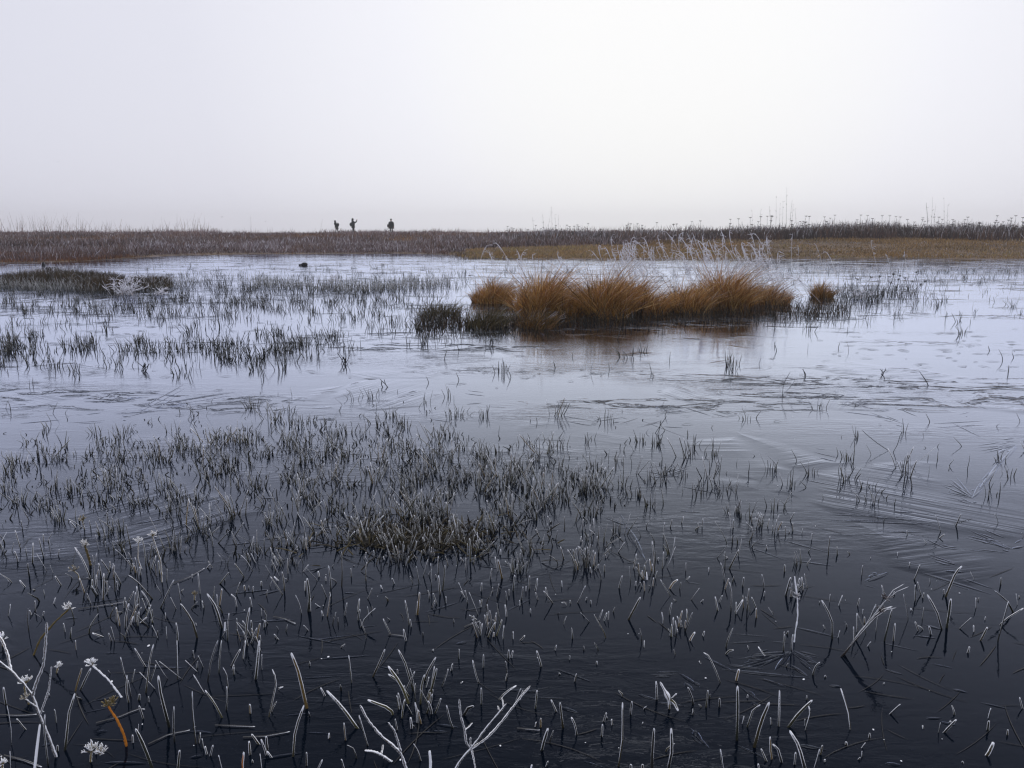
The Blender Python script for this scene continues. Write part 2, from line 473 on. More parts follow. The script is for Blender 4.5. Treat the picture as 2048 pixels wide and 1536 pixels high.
# ------------------------------------------------------------------ foreground stubs, traced tile by tile
# every entry: base x,y ... tip x,y in a 5x enlarged tile whose corner is (ox, oy); letter = look (o ochre, g olive, r orange, w fully white, W wide)
TILES = {
(0, 1280): """110,1045,70,650;60,640,35,470;100,1290,100,1110;335,1290,400,840 w;480,1250,440,880,450,740;575,1110,575,1050;1290,620,1270,350;1270,400,1205,170;
1310,560,1280,400;1450,530,1500,180,1535,40;1480,420,1560,245;1470,265,1345,80;1580,485,1395,320;1700,385,1555,200;1885,405,1590,210;1775,390,1770,0;1310,420,1350,290;
1700,870,1610,560,1582,355 W;1745,1015,1740,660;1960,1030,1925,720,1922,510;1390,600,1395,540;1490,620,1485,565;1440,790,1390,655;1325,1030,1325,945;1540,1300,1440,1060,1355,885 W;
1770,1290,1795,1100;1980,1030,2005,925;2040,1080,2020,985;2060,530,1935,345;2010,315,1850,200;2040,270,1980,155;1940,185,1930,100;290,900,165,785;640,1110,690,720,750,530;740,510,820,280 o;
780,500,910,280;760,95,755,0 o;560,830,545,690""",
(410, 1280): """20,410,60,200,130,0;135,335,165,0;240,270,355,90;375,195,405,0;500,390,545,0 W;570,295,570,140;235,485,215,340,180,275;205,700,218,460;290,345,290,275;190,780,100,640,0,500 g;
625,780,720,405,672,290;450,730,450,640 oW;1025,680,935,320,860,125 oW;1470,430,1437,150;1660,370,1745,230,1800,90;1555,890,1380,680,1215,505 gW;1215,555,1155,475;1890,745,1860,690,1625,600 gW;
1640,1060,1590,930,1540,750;875,1170,900,900,990,650;1410,1000,1390,825 o;1240,985,1240,930 o;1530,1190,1490,1090,1420,1050;620,1150,560,990;570,1050,465,940;625,1110,610,960;700,1190,620,1110;
450,1150,440,1010;175,1290,135,1150;375,1290,390,1120 rW;570,1290,550,1135;40,1160,80,1050;30,1150,0,1060;1010,1260,1015,1120;1110,1290,1175,1195;1390,1290,1365,1190;1920,340,1925,290""",
(820, 1280): """215,740,210,680,180,605;235,735,310,580;440,880,365,650;1040,640,1110,480;1065,620,1130,500;850,605,960,520,1065,455;700,430,625,200;710,640,712,475;730,270,735,140;490,185,492,90;
405,310,425,235;445,435,530,415;975,370,955,210;985,180,988,95;1000,180,1030,105;1320,260,1265,105;1440,100,1465,50;1585,200,1600,155;1640,410,1665,335;1860,240,1870,210;1250,685,1270,500;
1480,720,1410,595;1535,870,1500,620;1675,950,1650,850,1612,770;1920,830,1965,725;1915,960,1925,840;2030,850,2015,790;1310,1095,1380,880 W;120,1210,80,1110,35,1035;200,1290,195,1105 wW;
1310,870,1308,780 o;1250,860,1260,820 o;1350,1270,1380,1210;1190,1290,1220,1245 w;520,750,580,680,640,660 W;
60,620,30,400,0,280;70,830,50,620;100,640,120,430,145,345 g;185,560,240,400,268,280 g;205,480,245,260 g;130,400,260,170;210,560,225,490;20,890,5,770;120,720,60,680;0,640,-90,440,-220,260 gW;10,560,-130,400,-220,340 g;40,500,-45,240,-118,95""",
(1230, 1280): """30,1260,75,1000,75,620 W;155,740,170,610;420,590,410,410;790,640,770,570,728,470;905,680,930,500;1045,670,1045,580;1075,440,1000,290,940,160,885,125;895,245,840,210;1090,150,1130,110,1185,100;
1550,180,1430,65;1205,410,1240,290 oW;1220,1000,1225,455 W;1310,870,1380,700,1455,645;1385,1070,1460,820,1545,620 W;1270,830,1290,760;1640,860,1645,500;1570,850,1555,775;1700,880,1840,730,1975,600 W;
1895,900,1955,720,1935,660;1895,850,1900,790;370,1290,392,880 W;525,1290,560,880 W;1915,1290,1840,1060,1745,905 W;1580,1190,1550,965 o;1680,1220,1630,1090,1575,1040;1540,1220,1460,1085;1800,1240,1805,1120;
1980,1290,2045,1090;1095,1290,1055,1090;165,1290,160,1240;290,1290,275,1240;1455,1290,1430,1235;1970,350,2000,270,2048,220;270,840,278,820;1315,580,1328,545;1685,110,1695,-60;1770,100,1780,-60""",
(1638, 1280): """325,900,290,690,215,480 W;675,740,815,640;1060,895,1035,855;1190,920,1215,825;1215,930,1375,795;1690,780,1718,680;1690,900,1700,805;1880,950,1890,895;1650,1160,1745,1020 W;2055,690,2005,570;
395,1080,465,1025;280,1050,272,1015;5,1150,35,1050;60,1225,58,1190;1480,130,1505,65;630,440,655,425;1450,1230,1435,1210;470,60,520,15""",
(0, 1024): """210,370,150,180;225,180,210,85;70,460,25,340;180,500,145,390;295,640,275,510;320,510,330,305;440,450,390,260;440,300,432,220;500,400,488,270;575,430,592,370;100,690,60,650;270,750,195,680;
480,590,365,415;545,610,500,530;630,740,550,640;460,100,465,0;560,60,510,0;860,160,740,100,685,70;910,170,890,85;770,160,700,90;1075,120,1075,0;990,380,955,225;1060,380,1055,290;1180,380,1175,285;
1310,360,1260,120;1600,205,1545,150,1495,45;715,500,770,350;915,670,830,480,745,350;990,830,935,690,940,520,970,405;935,500,925,430;1010,640,985,510;1110,610,1010,475;1095,560,1098,495;1145,790,1130,510 W;
1030,880,1038,610;1070,800,1070,685;990,830,915,730;1165,780,1168,690;1460,540,1440,340,1415,250;1350,580,1240,450,1150,370;1270,470,1235,365;1335,500,1285,405;1380,690,1350,450 W;1500,570,1560,435;
1560,640,1555,520 o;1480,540,1520,300;1660,690,1672,565;1545,870,1400,720,1285,630 W;1385,950,1365,740;1330,990,1355,800;1260,900,1340,790;1510,970,1475,880,1415,785;1475,990,1420,860 g;1590,960,1740,675;
1525,1080,1520,975;1775,970,1705,850;1810,890,1780,710;2000,820,1980,610;1920,660,1920,620;1250,1160,1255,1040,1290,910;1370,1110,1470,1050 oW;1230,1270,1330,1050;1290,1130,1335,1040 o;1200,1140,1160,950 o;
1360,1100,1355,990;1360,1020,1415,950;1980,1260,1920,1080,1805,915 W;1585,1260,1520,1130;1770,1290,1760,1105;1100,1250,920,1210;1150,1290,1110,1145;1120,1290,1085,1210;650,1200,635,1110;355,1000,350,885;
520,920,555,855;420,1040,440,990;70,1040,105,920;320,1030,295,980;900,880,870,845;2040,960,2020,885""",
(410, 1024): """80,345,70,250,40,160;20,300,0,110;280,240,385,105;450,390,490,240;110,310,250,180;660,140,680,0 g;600,80,600,0;640,100,660,0 g;690,70,740,0;1000,260,990,130,920,0;1150,210,1205,60;
1600,270,1555,80 g;1490,180,1390,0;1400,110,1320,0;1640,290,1580,180,1555,80;1660,250,1690,130,1790,30;1680,200,1800,90;1650,170,1750,0 g;1380,290,1300,130;1400,300,1500,190 gW;1250,270,1190,170;1275,270,1248,125;
1530,160,1460,40;1960,480,1905,335 o;1900,330,1900,230;1880,290,1835,210;1780,350,1715,250;1950,340,1950,290;2000,540,2040,440;980,370,980,240;1020,380,1010,250 o;1120,270,1110,200;905,340,830,200;
780,370,825,270;745,290,735,250;820,440,930,340;785,500,715,370;690,470,655,350;740,540,690,440;460,490,425,410;520,510,460,410;560,450,485,385;490,590,420,490,360,430;405,650,295,515;665,610,605,535;
790,790,770,595;755,640,680,505;795,830,655,645;760,690,690,645;565,740,562,690;300,830,350,700;120,720,240,600 g;90,560,30,490;0,560,50,520;960,600,1035,525;1260,760,1235,535;1365,740,1372,600,1365,395;
1460,650,1458,560;1610,690,1605,580,1620,500;1580,470,1612,400;1700,460,1685,380;1640,510,1600,445;1790,480,1785,440;1030,990,1020,660 W;1050,1000,1052,860;1000,790,1000,690;970,1020,945,920,905,830;
1145,650,1130,590;1225,860,1165,725;1210,690,1205,645;1215,1040,1240,920,1255,820 o;1190,1040,1165,985;1195,950,1100,915;1390,1040,1420,905;1525,1080,1550,970;1525,1000,1545,865 g;1610,870,1672,760;
1540,1160,1600,1060,1705,960;1635,1020,1625,945;1870,1220,1780,1065;1905,720,1870,660;2045,1130,2000,880;1780,770,1755,730;2020,1290,1985,1170;175,1160,110,950,20,815 W;140,930,170,765 oW;110,990,118,820;
220,1290,240,1010;320,950,300,860,260,820;465,950,450,850;400,1290,420,1100,448,955 W;325,1200,318,1060;360,1290,320,1170 o;470,1250,375,1085;500,1290,550,1110 o;590,1150,600,1080;560,1040,563,965;
470,1180,460,1080;150,1250,230,1155;190,1190,200,1100 w;605,840,625,780;400,780,390,730 o;470,800,485,740;1060,1180,985,1130;760,1275,690,1220;550,1290,550,1230""",
(820, 1024): """85,190,75,100,40,30;135,150,145,50;180,190,215,120;150,190,175,140;0,210,50,165 o;305,75,240,50;400,200,390,80;300,370,400,270,435,185;500,300,485,225;600,230,550,140,485,75;685,270,635,165;
650,160,680,80;700,130,740,45;735,320,725,205;770,260,773,180;600,500,605,360,595,260 g;650,420,700,265 g;640,360,635,325;700,450,845,290;630,520,655,430 g;485,515,430,340;15,430,70,290;165,350,125,250;
205,320,210,230;200,430,215,350;80,480,40,430;120,440,115,385;125,640,180,470;215,740,208,510;280,620,282,440;320,790,350,530;305,830,285,630;95,710,65,540;265,660,255,625;40,710,0,640;555,580,560,455;
545,490,505,455;890,200,830,100;925,660,880,475 oW;890,600,850,445;905,430,908,370;800,670,818,560;995,515,950,490;1145,530,1105,375;1085,480,1105,410;1020,610,1075,545,1070,520;1240,400,1215,360;1310,260,1255,170;
1430,340,1400,200,1370,110;1410,105,1375,40;1450,280,1475,185;1335,330,1330,265;1550,130,1543,45;1720,180,1732,70;1845,200,1835,60;1800,170,1803,125;1760,170,1757,125;1870,220,1795,175;1890,420,1890,330,1870,240;
1915,430,2010,350;1545,470,1505,345;1660,590,1630,470,1575,375;1745,510,1680,340;1780,520,1740,420,1690,345;1790,500,1835,380;1715,300,1712,240;1785,290,1780,225;1725,360,1722,280;1945,600,1945,525;1830,580,1890,520;
1970,460,1950,425;865,850,890,715;1030,790,1048,630;1195,770,1195,635;1245,790,1275,660;1110,880,1130,745;1160,790,1160,740;975,880,957,790;990,840,990,770;1290,880,1255,800;1445,910,1335,790;1385,840,1355,750;
1660,910,1755,735;1520,750,1518,685;1575,935,1560,905,1515,905;1615,915,1600,880;1750,885,1768,850;1810,920,1808,880;1820,1095,1705,1005;1880,1080,1928,975;1930,1090,1970,1005;1980,1080,1988,990;580,910,550,780;
560,860,510,790;545,810,485,705;690,1030,590,800;710,790,718,705;825,800,825,750;715,950,695,880;800,1075,772,920;970,1050,950,925;1105,940,1095,880;1205,1010,1205,965;715,1230,620,1070 g;720,1085,590,1030;
770,1250,855,1100 g;850,1240,920,1075 g;935,1270,940,1130;680,1250,620,1100 o;855,1090,862,1005;830,1250,840,1200 o;1030,1270,1032,1195;1075,1290,1150,1235;280,920,230,810;355,910,360,845;205,960,250,885;
70,1030,95,800 oW;50,1030,75,890;15,1150,0,1070""",
(1230, 1024): """15,405,80,335,95,300;230,360,200,280;180,570,215,415;395,600,390,450,370,290;480,260,498,100;470,570,487,395;505,560,605,345;375,590,345,470 oW;420,490,435,455;550,155,572,75;830,160,830,110;
870,150,880,65;660,110,685,45;1160,170,1160,80,1135,0;1185,160,1187,70;1400,180,1310,100 g;1460,150,1400,50;1480,140,1455,0 g;1465,130,1430,0;1590,220,1640,30;1635,210,1615,70;1650,130,1675,100;1575,200,1575,135;
1703,230,1703,140;1780,195,1777,110;1740,80,1795,0;1865,210,1878,165;1965,280,1970,210;1000,460,1125,325;1100,560,1100,390;1130,570,1240,375;1100,700,1085,600,1055,505;1090,770,1140,660 o;710,590,710,505;
940,600,938,555;1515,370,1515,330;575,840,500,750,455,675;530,770,580,710,630,675 oW;695,680,750,645;640,770,660,700;210,740,210,690;325,680,315,600 w;300,790,290,690 o;280,750,250,700;380,740,385,655 o;
35,760,73,635;740,880,845,760;835,900,885,875;120,1080,180,990,255,850 W;545,1030,570,905;480,1110,467,1000;545,1240,585,1050;725,1060,722,985;660,1150,662,1085;700,1160,708,1080 o;630,1200,620,1170;
735,1290,800,1200 oW;870,1240,895,1190;1160,1000,1165,820,1145,700;1185,1000,1280,875 W;1320,980,1340,760;1425,965,1365,850;1275,750,1288,650;1495,760,1468,620;1490,840,1497,790;1700,600,1698,525;
1700,840,1758,650 W;1830,840,1795,640;1815,780,1890,715;1835,790,1832,720;1750,850,1760,790;1695,1290,1692,1195;1710,1220,1735,1190""",
(1638, 1024): """95,430,110,240;190,430,180,345;430,630,438,530;890,230,878,185;1225,200,1190,90,1160,25;1175,265,1255,220;1360,140,1420,20;1800,110,1780,60,1755,20;790,440,788,400;905,540,908,500;940,680,1010,525 W;
1255,850,1370,600,1430,540 W;1260,820,1248,770;1820,730,1820,655;1960,1000,1890,900,1755,785;1995,930,1970,815;1575,960,1568,855;1785,1290,1840,1090,1895,890 W;1785,1130,1870,1070,2048,960;1600,1290,1685,1150;
1555,1200,1545,1130;1665,1080,1665,1045;1240,1170,1180,1000,1080,825 W;1275,1160,1320,865 W;1370,1175,1525,1055;1130,1220,1100,1140;1010,1190,960,1095;1030,1080,1048,950;1030,860,1050,805;1035,830,985,695;
965,890,962,725;900,1080,845,820;940,985,915,960;665,840,625,730;755,830,752,795;650,1290,730,970 W;570,1200,585,1040;485,1210,380,1010;385,1200,378,1010;460,1110,455,1045 o;745,1290,762,1110;350,1290,345,1145;
380,940,408,860;440,1020,440,970;105,900,112,820;190,940,235,830;135,1270,130,1070,25,880;80,1160,40,1130;180,1250,208,1185;2055,250,2025,205""",
}
STUBS = []
for (ox, oy), txt in TILES.items():
    for item in txt.replace('\n', '').split(';'):
        item = item.strip()
        if not item: continue
        nums, *flag = item.split()
        v = [float(a) for a in nums.split(',')]
        STUBS.append(([(ox + v[i] / 5, oy + v[i + 1] / 5) for i in range(0, len(v), 2)], flag[0] if flag else ''))

def stub_points(px_pts, lean):
    """pixel polyline -> 3D spine standing on the ice; lean is how far the tip comes towards (-) or away (+)"""
    b = ground(*px_pts[0])
    L = [math.hypot(p[0] - px_pts[0][0], p[1] - px_pts[0][1]) for p in px_pts]
    out = []
    for p, l in zip(px_pts, L):
        y = b[1] + lean * (l / (L[-1] + 1e-6)) * L[-1] * b[1] / FPX
        q = at_depth(p[0], p[1], y); q[2] = max(q[2], 0.0005 if p is not px_pts[0] else 0)
        out.append(q)
    out[0][2] = -0.012
    return np.array(out)

def tint_of(flag, r):
    c = C_LEAF[r.randrange(len(C_LEAF))] * r.uniform(0.7, 1.3)
    if 'o' in flag: c = C_OCHRE * r.uniform(0.75, 1.15)
    if 'g' in flag: c = C_OLIVE * r.uniform(0.75, 1.15)
    if 'r' in flag: c = C_ORANGE
    return c

CLUMPS = [  # centre x, y, radius x, y (photo pixels) , words
 (835, 1410, 62, 75, 'large olive sedge clump standing alone near the bottom centre'),
 (968, 1262, 48, 28, 'olive sedge clump with spread leaves in the centre foreground'),
 (728, 1066, 85, 32, 'broad olive sedge tuft on the left end of the dark matted mound'),
 (540, 1042, 26, 24, 'upright sedge clump left of the dark matted mound'),
 (945, 1112, 28, 34, 'leafy sedge clump at the right end of the dark matted mound'),
 (286, 1150, 42, 30, 'crowded clump of thin stubs below the umbel stalks at left'),
 (262, 1238, 36, 34, 'dark sedge clump with short ochre leaves in the left foreground'),
 (500, 1284, 32, 34, 'sedge clump with tall straight leaves left of the bottom centre'),
 (1294, 1160, 28, 38, 'pale ochre leafed sprout group in the right centre foreground'),
 (1362, 1258, 22, 30, 'low sprouts with a rounded ochre leaf right of the centre'),
 (1528, 1052, 48, 26, 'dark sedge clump with one leaf bent left on the open ice'),
 (1170, 1122, 42, 30, 'pointed clump of crossed stubs right of the dark matted mound'),
 (1470, 1222, 52, 24, 'sparse stub group with two arched leaves in the right foreground'),
 (205, 1170, 34, 40, 'tangle of tall thin stubs beside the umbel stalks at left'),
 (1600, 1186, 28, 16, 'small dark sprout with a forked white tip at right'),
]
LANDMARKS = [((60, 1390), 'the big forked white stem'), ((240, 1450), 'the orange stalk'), ((835, 1410), 'the large olive bottom clump'),
 ((935, 1490), 'the branched white twig'), ((780, 1480), 'the thick white twig'), ((1337, 1395), 'the frosted bud'), ((1740, 1235), 'the broken reed bundle'),
 ((968, 1262), 'the olive centre clump'), ((728, 1066), 'the dark matted mound'), ((540, 1042), 'the upright left clump'), ((1294, 1160), 'the pale ochre sprouts'),
 ((1528, 1052), 'the dark clump on open ice'), ((286, 1150), 'the crowded left clump'), ((1470, 1222), 'the two arched leaves'), ((500, 1284), 'the tall straight clump'),
 ((1890, 1250), 'the crossed stubs at far right'), ((138, 1216), 'the slanting umbel stalk'), ((1700, 1440), 'the bare ice at lower right'), ((480, 1430), 'the olive leaf fan'),
 ((1475, 1440), 'the long straight stub'), ((1170, 1122), 'the pointed clump')]

def where(x, y):
    best = min(LANDMARKS, key=lambda l: math.hypot(x - l[0][0], 1.6 * (y - l[0][1])))
    dx, dy = x - best[0][0], 1.6 * (y - best[0][1])
    if abs(dx) > abs(dy): rel = 'left of' if dx < 0 else 'right of'
    else: rel = 'behind' if dy < 0 else 'in front of'
    return rel + ' ' + best[1]

ORD = ['first', 'second', 'third', 'fourth', 'fifth', 'sixth', 'seventh', 'eighth', 'ninth', 'tenth', 'eleventh', 'twelfth', 'thirteenth', 'fourteenth', 'fifteenth']
def number_labels(items, fmt='{}, {} from left'):
    """items: (object, label, x). alike labels get their order from left to right"""
    by = {}
    for o, l, x in items: by.setdefault(l, []).append((x, o))
    for l, g in by.items():
        g.sort(key=lambda t: t[0])
        for i, (x, o) in enumerate(g):
            if len(g) == 1: o['label'] = l
            elif i == 0: o['label'] = l + ', leftmost'
            elif i == len(g) - 1: o['label'] = l + ', rightmost'
            else: o['label'] = fmt.format(l, ORD[min(i, 14)])

def look(px_pts, flag):
    (x0, y0), (x1, y1) = px_pts[0], px_pts[-1]
    dx, dy = x1 - x0, y0 - y1
    L = math.hypot(dx, dy)
    size = 'tall' if L > 62 else ('short' if L < 27 else 'slim')
    if len(px_pts) > 2: shape = 'bent ' + ('left' if dx < 0 else 'right')
    else:
        a = math.degrees(math.atan2(dx, max(dy, 1e-3)))
        shape = 'upright' if abs(a) < 12 else ('leaning ' if abs(a) < 48 else 'slanting low ') + ('left' if a < 0 else 'right')
    colour = {'o': 'ochre ', 'g': 'olive ', 'r': 'orange ', 'w': 'white '}.get(flag[:1], '')
    return f'{size} frosted {colour}stub {shape}', L

rnd = random.Random(3)
singles, clump_members = [], {i: [] for i in range(len(CLUMPS))}
for pts, flag in STUBS:
    bx, by = pts[0]
    hit = None
    for i, (cx, cy, rx, ry, words) in enumerate(CLUMPS):
        if ((bx - cx) / rx) ** 2 + ((by - cy) / ry) ** 2 < 1: hit = i; break
    (clump_members[hit].append((pts, flag)) if hit is not None else singles.append((pts, flag)))

def leaf_from_pixels(pts, flag, r):
    lean = r.gauss(0.0, 0.22)
    sp = stub_points(pts, lean)
    depth = sp[0][1]
    wide = r.uniform(0.0034, 0.0042) if 'W' in flag else r.uniform(0.0019, 0.0030)
    if len(sp) == 2:                        # a slight natural bow
        mid = sp.mean(0) + np.array([r.gauss(0, 0.018), r.gauss(0, 0.015), 0]) * np.linalg.norm(sp[1] - sp[0])
        sp = np.array([sp[0], mid, sp[1]])
    white = 0.6 if 'w' in flag else r.choice([0, 0, 0, 0.06, 0.12, -0.08])
    return sp, leaf_geo(sp, wide, tint_of(flag, r), frost=r.uniform(-0.04, 0.10), seed=r.random(), white=white, thick=0.7 if 'w' in flag else 0.38)

SINGLE_MAX = 285
singles.sort(key=lambda s: -(look(*s)[1] + 0.03 * s[0][0][1]))
filler = Heap()
to_label = []
for i, (pts, flag) in enumerate(singles):
    sp, (V, F, T, R) = leaf_from_pixels(pts, flag, rnd)
    if i >= SINGLE_MAX:
        filler.add(V, F, T, R); continue
    o = link('frosted_stub', mesh_from('frosted_stub', V - sp[0], F, M_STUB, T, R), loc=sp[0])
    txt, L = look(pts, flag)
    tag(o, cat='plant stub', group='frosted stubs standing in the foreground ice')
    to_label.append((o, txt + ' ' + where(*pts[0]), pts[0][0]))
number_labels(to_label)

for i, (cx, cy, rx, ry, words) in enumerate(CLUMPS):
    mem = clump_members[i]
    root = link('sedge_clump', None, loc=ground(cx, cy + ry * 0.2))
    tag(root, words, 'sedge clump', 'sedge clumps in the foreground ice')
    for pts, flag in mem:
        sp, (V, F, T, R) = leaf_from_pixels(pts, flag, rnd)
        link('leaf', mesh_from('leaf', V - np.array(root.location), F, M_STUB, T, R), root)
    for k in range(max(6, len(mem))):                          # short inner stubs that fill the clump's heart
        bx = cx + rnd.gauss(0, rx * 0.4); by = cy + rnd.gauss(0, ry * 0.35)
        L = rnd.uniform(14, 38) * (by - HORIZON) / 800
        sp, (V, F, T, R) = leaf_from_pixels([(bx, by), (bx + rnd.gauss(0, 0.35) * L, by - L)], rnd.choice(['', '', 'g', 'o']), rnd)
        link('leaf', mesh_from('leaf', V - np.array(root.location), F, M_STUB, T, R), root)

# clumps further out (photo pixels)
FAR_CLUMPS = [(220, 975, 8), (425, 887, 12), (475, 882, 8), (325, 922, 7), (412, 918, 8), (472, 1033, 9), (397, 1054, 8), (95, 914, 7), (365, 1036, 6), (545, 842, 14), (567, 882, 10), (667, 897, 9),
 (762, 918, 10), (872, 884, 14), (877, 938, 10), (992, 950, 12), (747, 966, 12), (672, 956, 9), (595, 1030, 8), (874, 1030, 14), (840, 1026, 9), (967, 980, 10), (1012, 1030, 9), (602, 984, 7), (795, 1032, 9),
 (795, 917, 9), (902, 914, 9), (1114, 829, 8), (1089, 908, 7), (1094, 974, 13), (1179, 976, 12), (1039, 954, 12), (1079, 1006, 10), (1414, 956, 5), (1256, 949, 4), (1384, 912, 5), (1818, 950, 6), (1796, 934, 4)]
FAR_MARKS = [((545, 842), 'the farthest left tuft'), ((728, 1066), 'the dark matted mound'), ((220, 975), 'the small olive tuft'), ((1094, 974), 'the spiky centre tuft'), ((1240, 640), 'the golden tussocks'), ((1818, 950), 'the open ice at right'), ((425, 887), 'the pale left tuft'), ((872, 884), 'the dense dark tuft')]
lab = []
for cx, cy, n in FAR_CLUMPS:
    p0 = ground(cx, cy)
    root = link('sedge_tuft', None, loc=p0)
    sc = (cy - HORIZON) / 500
    for k in range(n):
        bx = cx + rnd.gauss(0, 11 * sc); by = cy + rnd.gauss(0, 4 * sc)
        L = rnd.uniform(22, 50) * sc
        lean = rnd.gauss(0.0, 0.35) + 0.5 * (bx - cx) / (25 * sc)
        pts = [(bx, by), (bx + lean * L, by - L)]
        sp, (V, F, T, R) = leaf_from_pixels(pts, rnd.choice(['', '', '', 'g', 'g', 'o']) if n > 6 else '', rnd)
        link('leaf', mesh_from('leaf', V - p0, F, M_STUB, T, R), root)
    best = min([m for m in FAR_MARKS if m[0] != (cx, cy)], key=lambda l: math.hypot(cx - l[0][0], 1.6 * (cy - l[0][1])))
    dx, dy = cx - best[0][0], 1.6 * (cy - best[0][1])
    rel = ('left of' if dx < 0 else 'right of') if abs(dx) > abs(dy) else ('behind' if dy < 0 else 'in front of')
    own = [m[1] for m in FAR_MARKS if m[0] == (cx, cy)]
    size = 'dense' if n >= 12 else ('small' if n < 8 else 'loose')
    tag(root, cat='sedge tuft', group='sedge tufts across the middle ice')
    if own: lab.append((root, f'frosted sedge stubs forming {own[0]}', cx))
    else: lab.append((root, f'{size} frosted sedge tuft {rel} {best[1]}', cx))
number_labels(lab)

# ------------------------------------------------------------------ special foreground plants
def white_stem(root, name, pts, lean, wid, K=6, white=0.7, tint=(0.07, 0.06, 0.05), parent=None):
    b = ground(*pts[0]) if name == 'stem' else None
    sp = pts if isinstance(pts, np.ndarray) else stub_points(pts, lean)
    n = 34
    P = bez(sp, n)
    for _ in range(3): P[1:-1] = 0.25 * P[:-2] + 0.5 * P[1:-1] + 0.25 * P[2:]
    rr = random.Random(str(pts))
    P[1:-1] += np.array([[rr.gauss(0, 1) for _ in range(3)] for _ in range(n - 2)]) * wid * 0.10
    W = (wid * np.linspace(1.1, 0.8, n) * np.array([1 + rr.gauss(0, 0.16) for _ in range(n)]))[None]
    W[0, -1] *= 0.35
    side = np.array([[1.0, 0.1, 0.0]])
    fr = np.full((1, n), 0.3 + white)
    V, F, T, R = tubes(P[None], W, W * 0.9, side, K, np.array([tint]), fr)
    par = parent or root
    off = np.array(root.location)
    return link(name, mesh_from(name, V - off, F, M_STUB, T, R), par), P

def umbel_geo(c, up, rad, n, r, tint, frost):
    """seed head: rays fanning from the top of a stalk, each with a cluster of frosted seeds"""
    h = Heap()
    up = np.asarray(up, float); up /= np.linalg.norm(up)
    a0 = np.cross(up, [0.3, 1, 0.2]); a0 /= np.linalg.norm(a0); b0 = np.cross(up, a0)
    for i in range(n):
        ph = 2 * math.pi * i / n + r.uniform(-0.3, 0.3)
        tilt = r.choice([0.2, 0.5, 0.8, 1.0, 1.2, 1.4]) + r.uniform(-0.15, 0.15)
        d = up * math.cos(tilt) + (a0 * math.cos(ph) + b0 * math.sin(ph)) * math.sin(tilt)
        L = rad * r.uniform(0.55, 1.1)
        P = np.array([c, c + d * L * 0.55 + up * L * 0.08, c + d * L + up * L * 0.18])
        P = bez(P, 6)
        W = np.array([[0.05, 0.045, 0.05, 0.085, 0.10, 0.03]]) * rad
        fr = np.array([[-0.1, 0.05, 0.25, 0.5, 0.65, 0.8]]) + frost
        sd = np.cross(d, up); sd /= np.linalg.norm(sd) + 1e-9
        h.add(*tubes(P[None], W, W * 0.6, sd[None], 5, np.array([tint]), fr))
        for q in range(4):
            dd = d * 0.8 + np.array([r.gauss(0, .5), r.gauss(0, .5), abs(r.gauss(0, .4))]); dd /= np.linalg.norm(dd)
            s = P[r.choice([2, 3, 4, 4])]; Q = bez(np.array([s, s + dd * rad * 0.18, s + dd * rad * 0.34]), 4)
            W2 = np.array([[0.035, 0.06, 0.075, 0.02]]) * rad
            sd2 = np.cross(dd, [0.2, 0.3, 1]); sd2 /= np.linalg.norm(sd2)
            h.add(*tubes(Q[None], W2, W2 * 0.6, sd2[None], 5, np.array([tint]), np.array([[0.2, 0.45, 0.65, 0.8]]) + frost + r.uniform(-0.15, 0.15)))
    return h

def add_umbel(root, c, rad, r, tint=(0.16, 0.12, 0.04), frost=0.1, n=14, up=(0.05, -0.15, 1)):
    h = umbel_geo(np.asarray(c), up, rad, n, r, tint, frost - 0.12)
    link('seed_head', h.mesh('seed_head', M_STUB, np.array(root.location)), root)

def T5(ox, oy, *v):
    return [(ox + v[i] / 5, oy + v[i + 1] / 5) for i in range(0, len(v), 2)]

def fork_plant(name, label, cat, trunk, branches, wid, lean=-0.15, white=0.36):
    root = link(name, None, loc=ground(*trunk[0]))
    tag(root, label, cat)
    st, P = white_stem(root, 'stem', trunk, lean, wid, white=white)
    px = np.array(trunk)
    for br, wf in branches:
        # a branch starts where the trunk passes that pixel; it keeps that depth and drifts a little
        d = np.abs(((P - np.array([0, 0, CAM_H]))[:, 1]))
        scr = []
        for q in P:
            v = q - np.array([0, 0, CAM_H]); s, c = math.sin(PITCH), math.cos(PITCH)
            f = v[1] * c - v[2] * s; u = v[1] * s + v[2] * c
            scr.append((1024 + FPX * v[0] / f, 768 - FPX * u / f))
        k = min(range(len(scr)), key=lambda i: math.hypot(scr[i][0] - br[0][0], scr[i][1] - br[0][1]))
        y0 = P[k][1]
        pts = np.array([at_depth(p[0], p[1], y0 + 0.02 * j * (1 if wf > 0 else -1)) for j, p in enumerate(br)])
        pts[:, 2] = np.maximum(pts[:, 2], 0.004)
        white_stem(root, 'branch', pts, 0, wid * abs(wf), white=white)
    return root

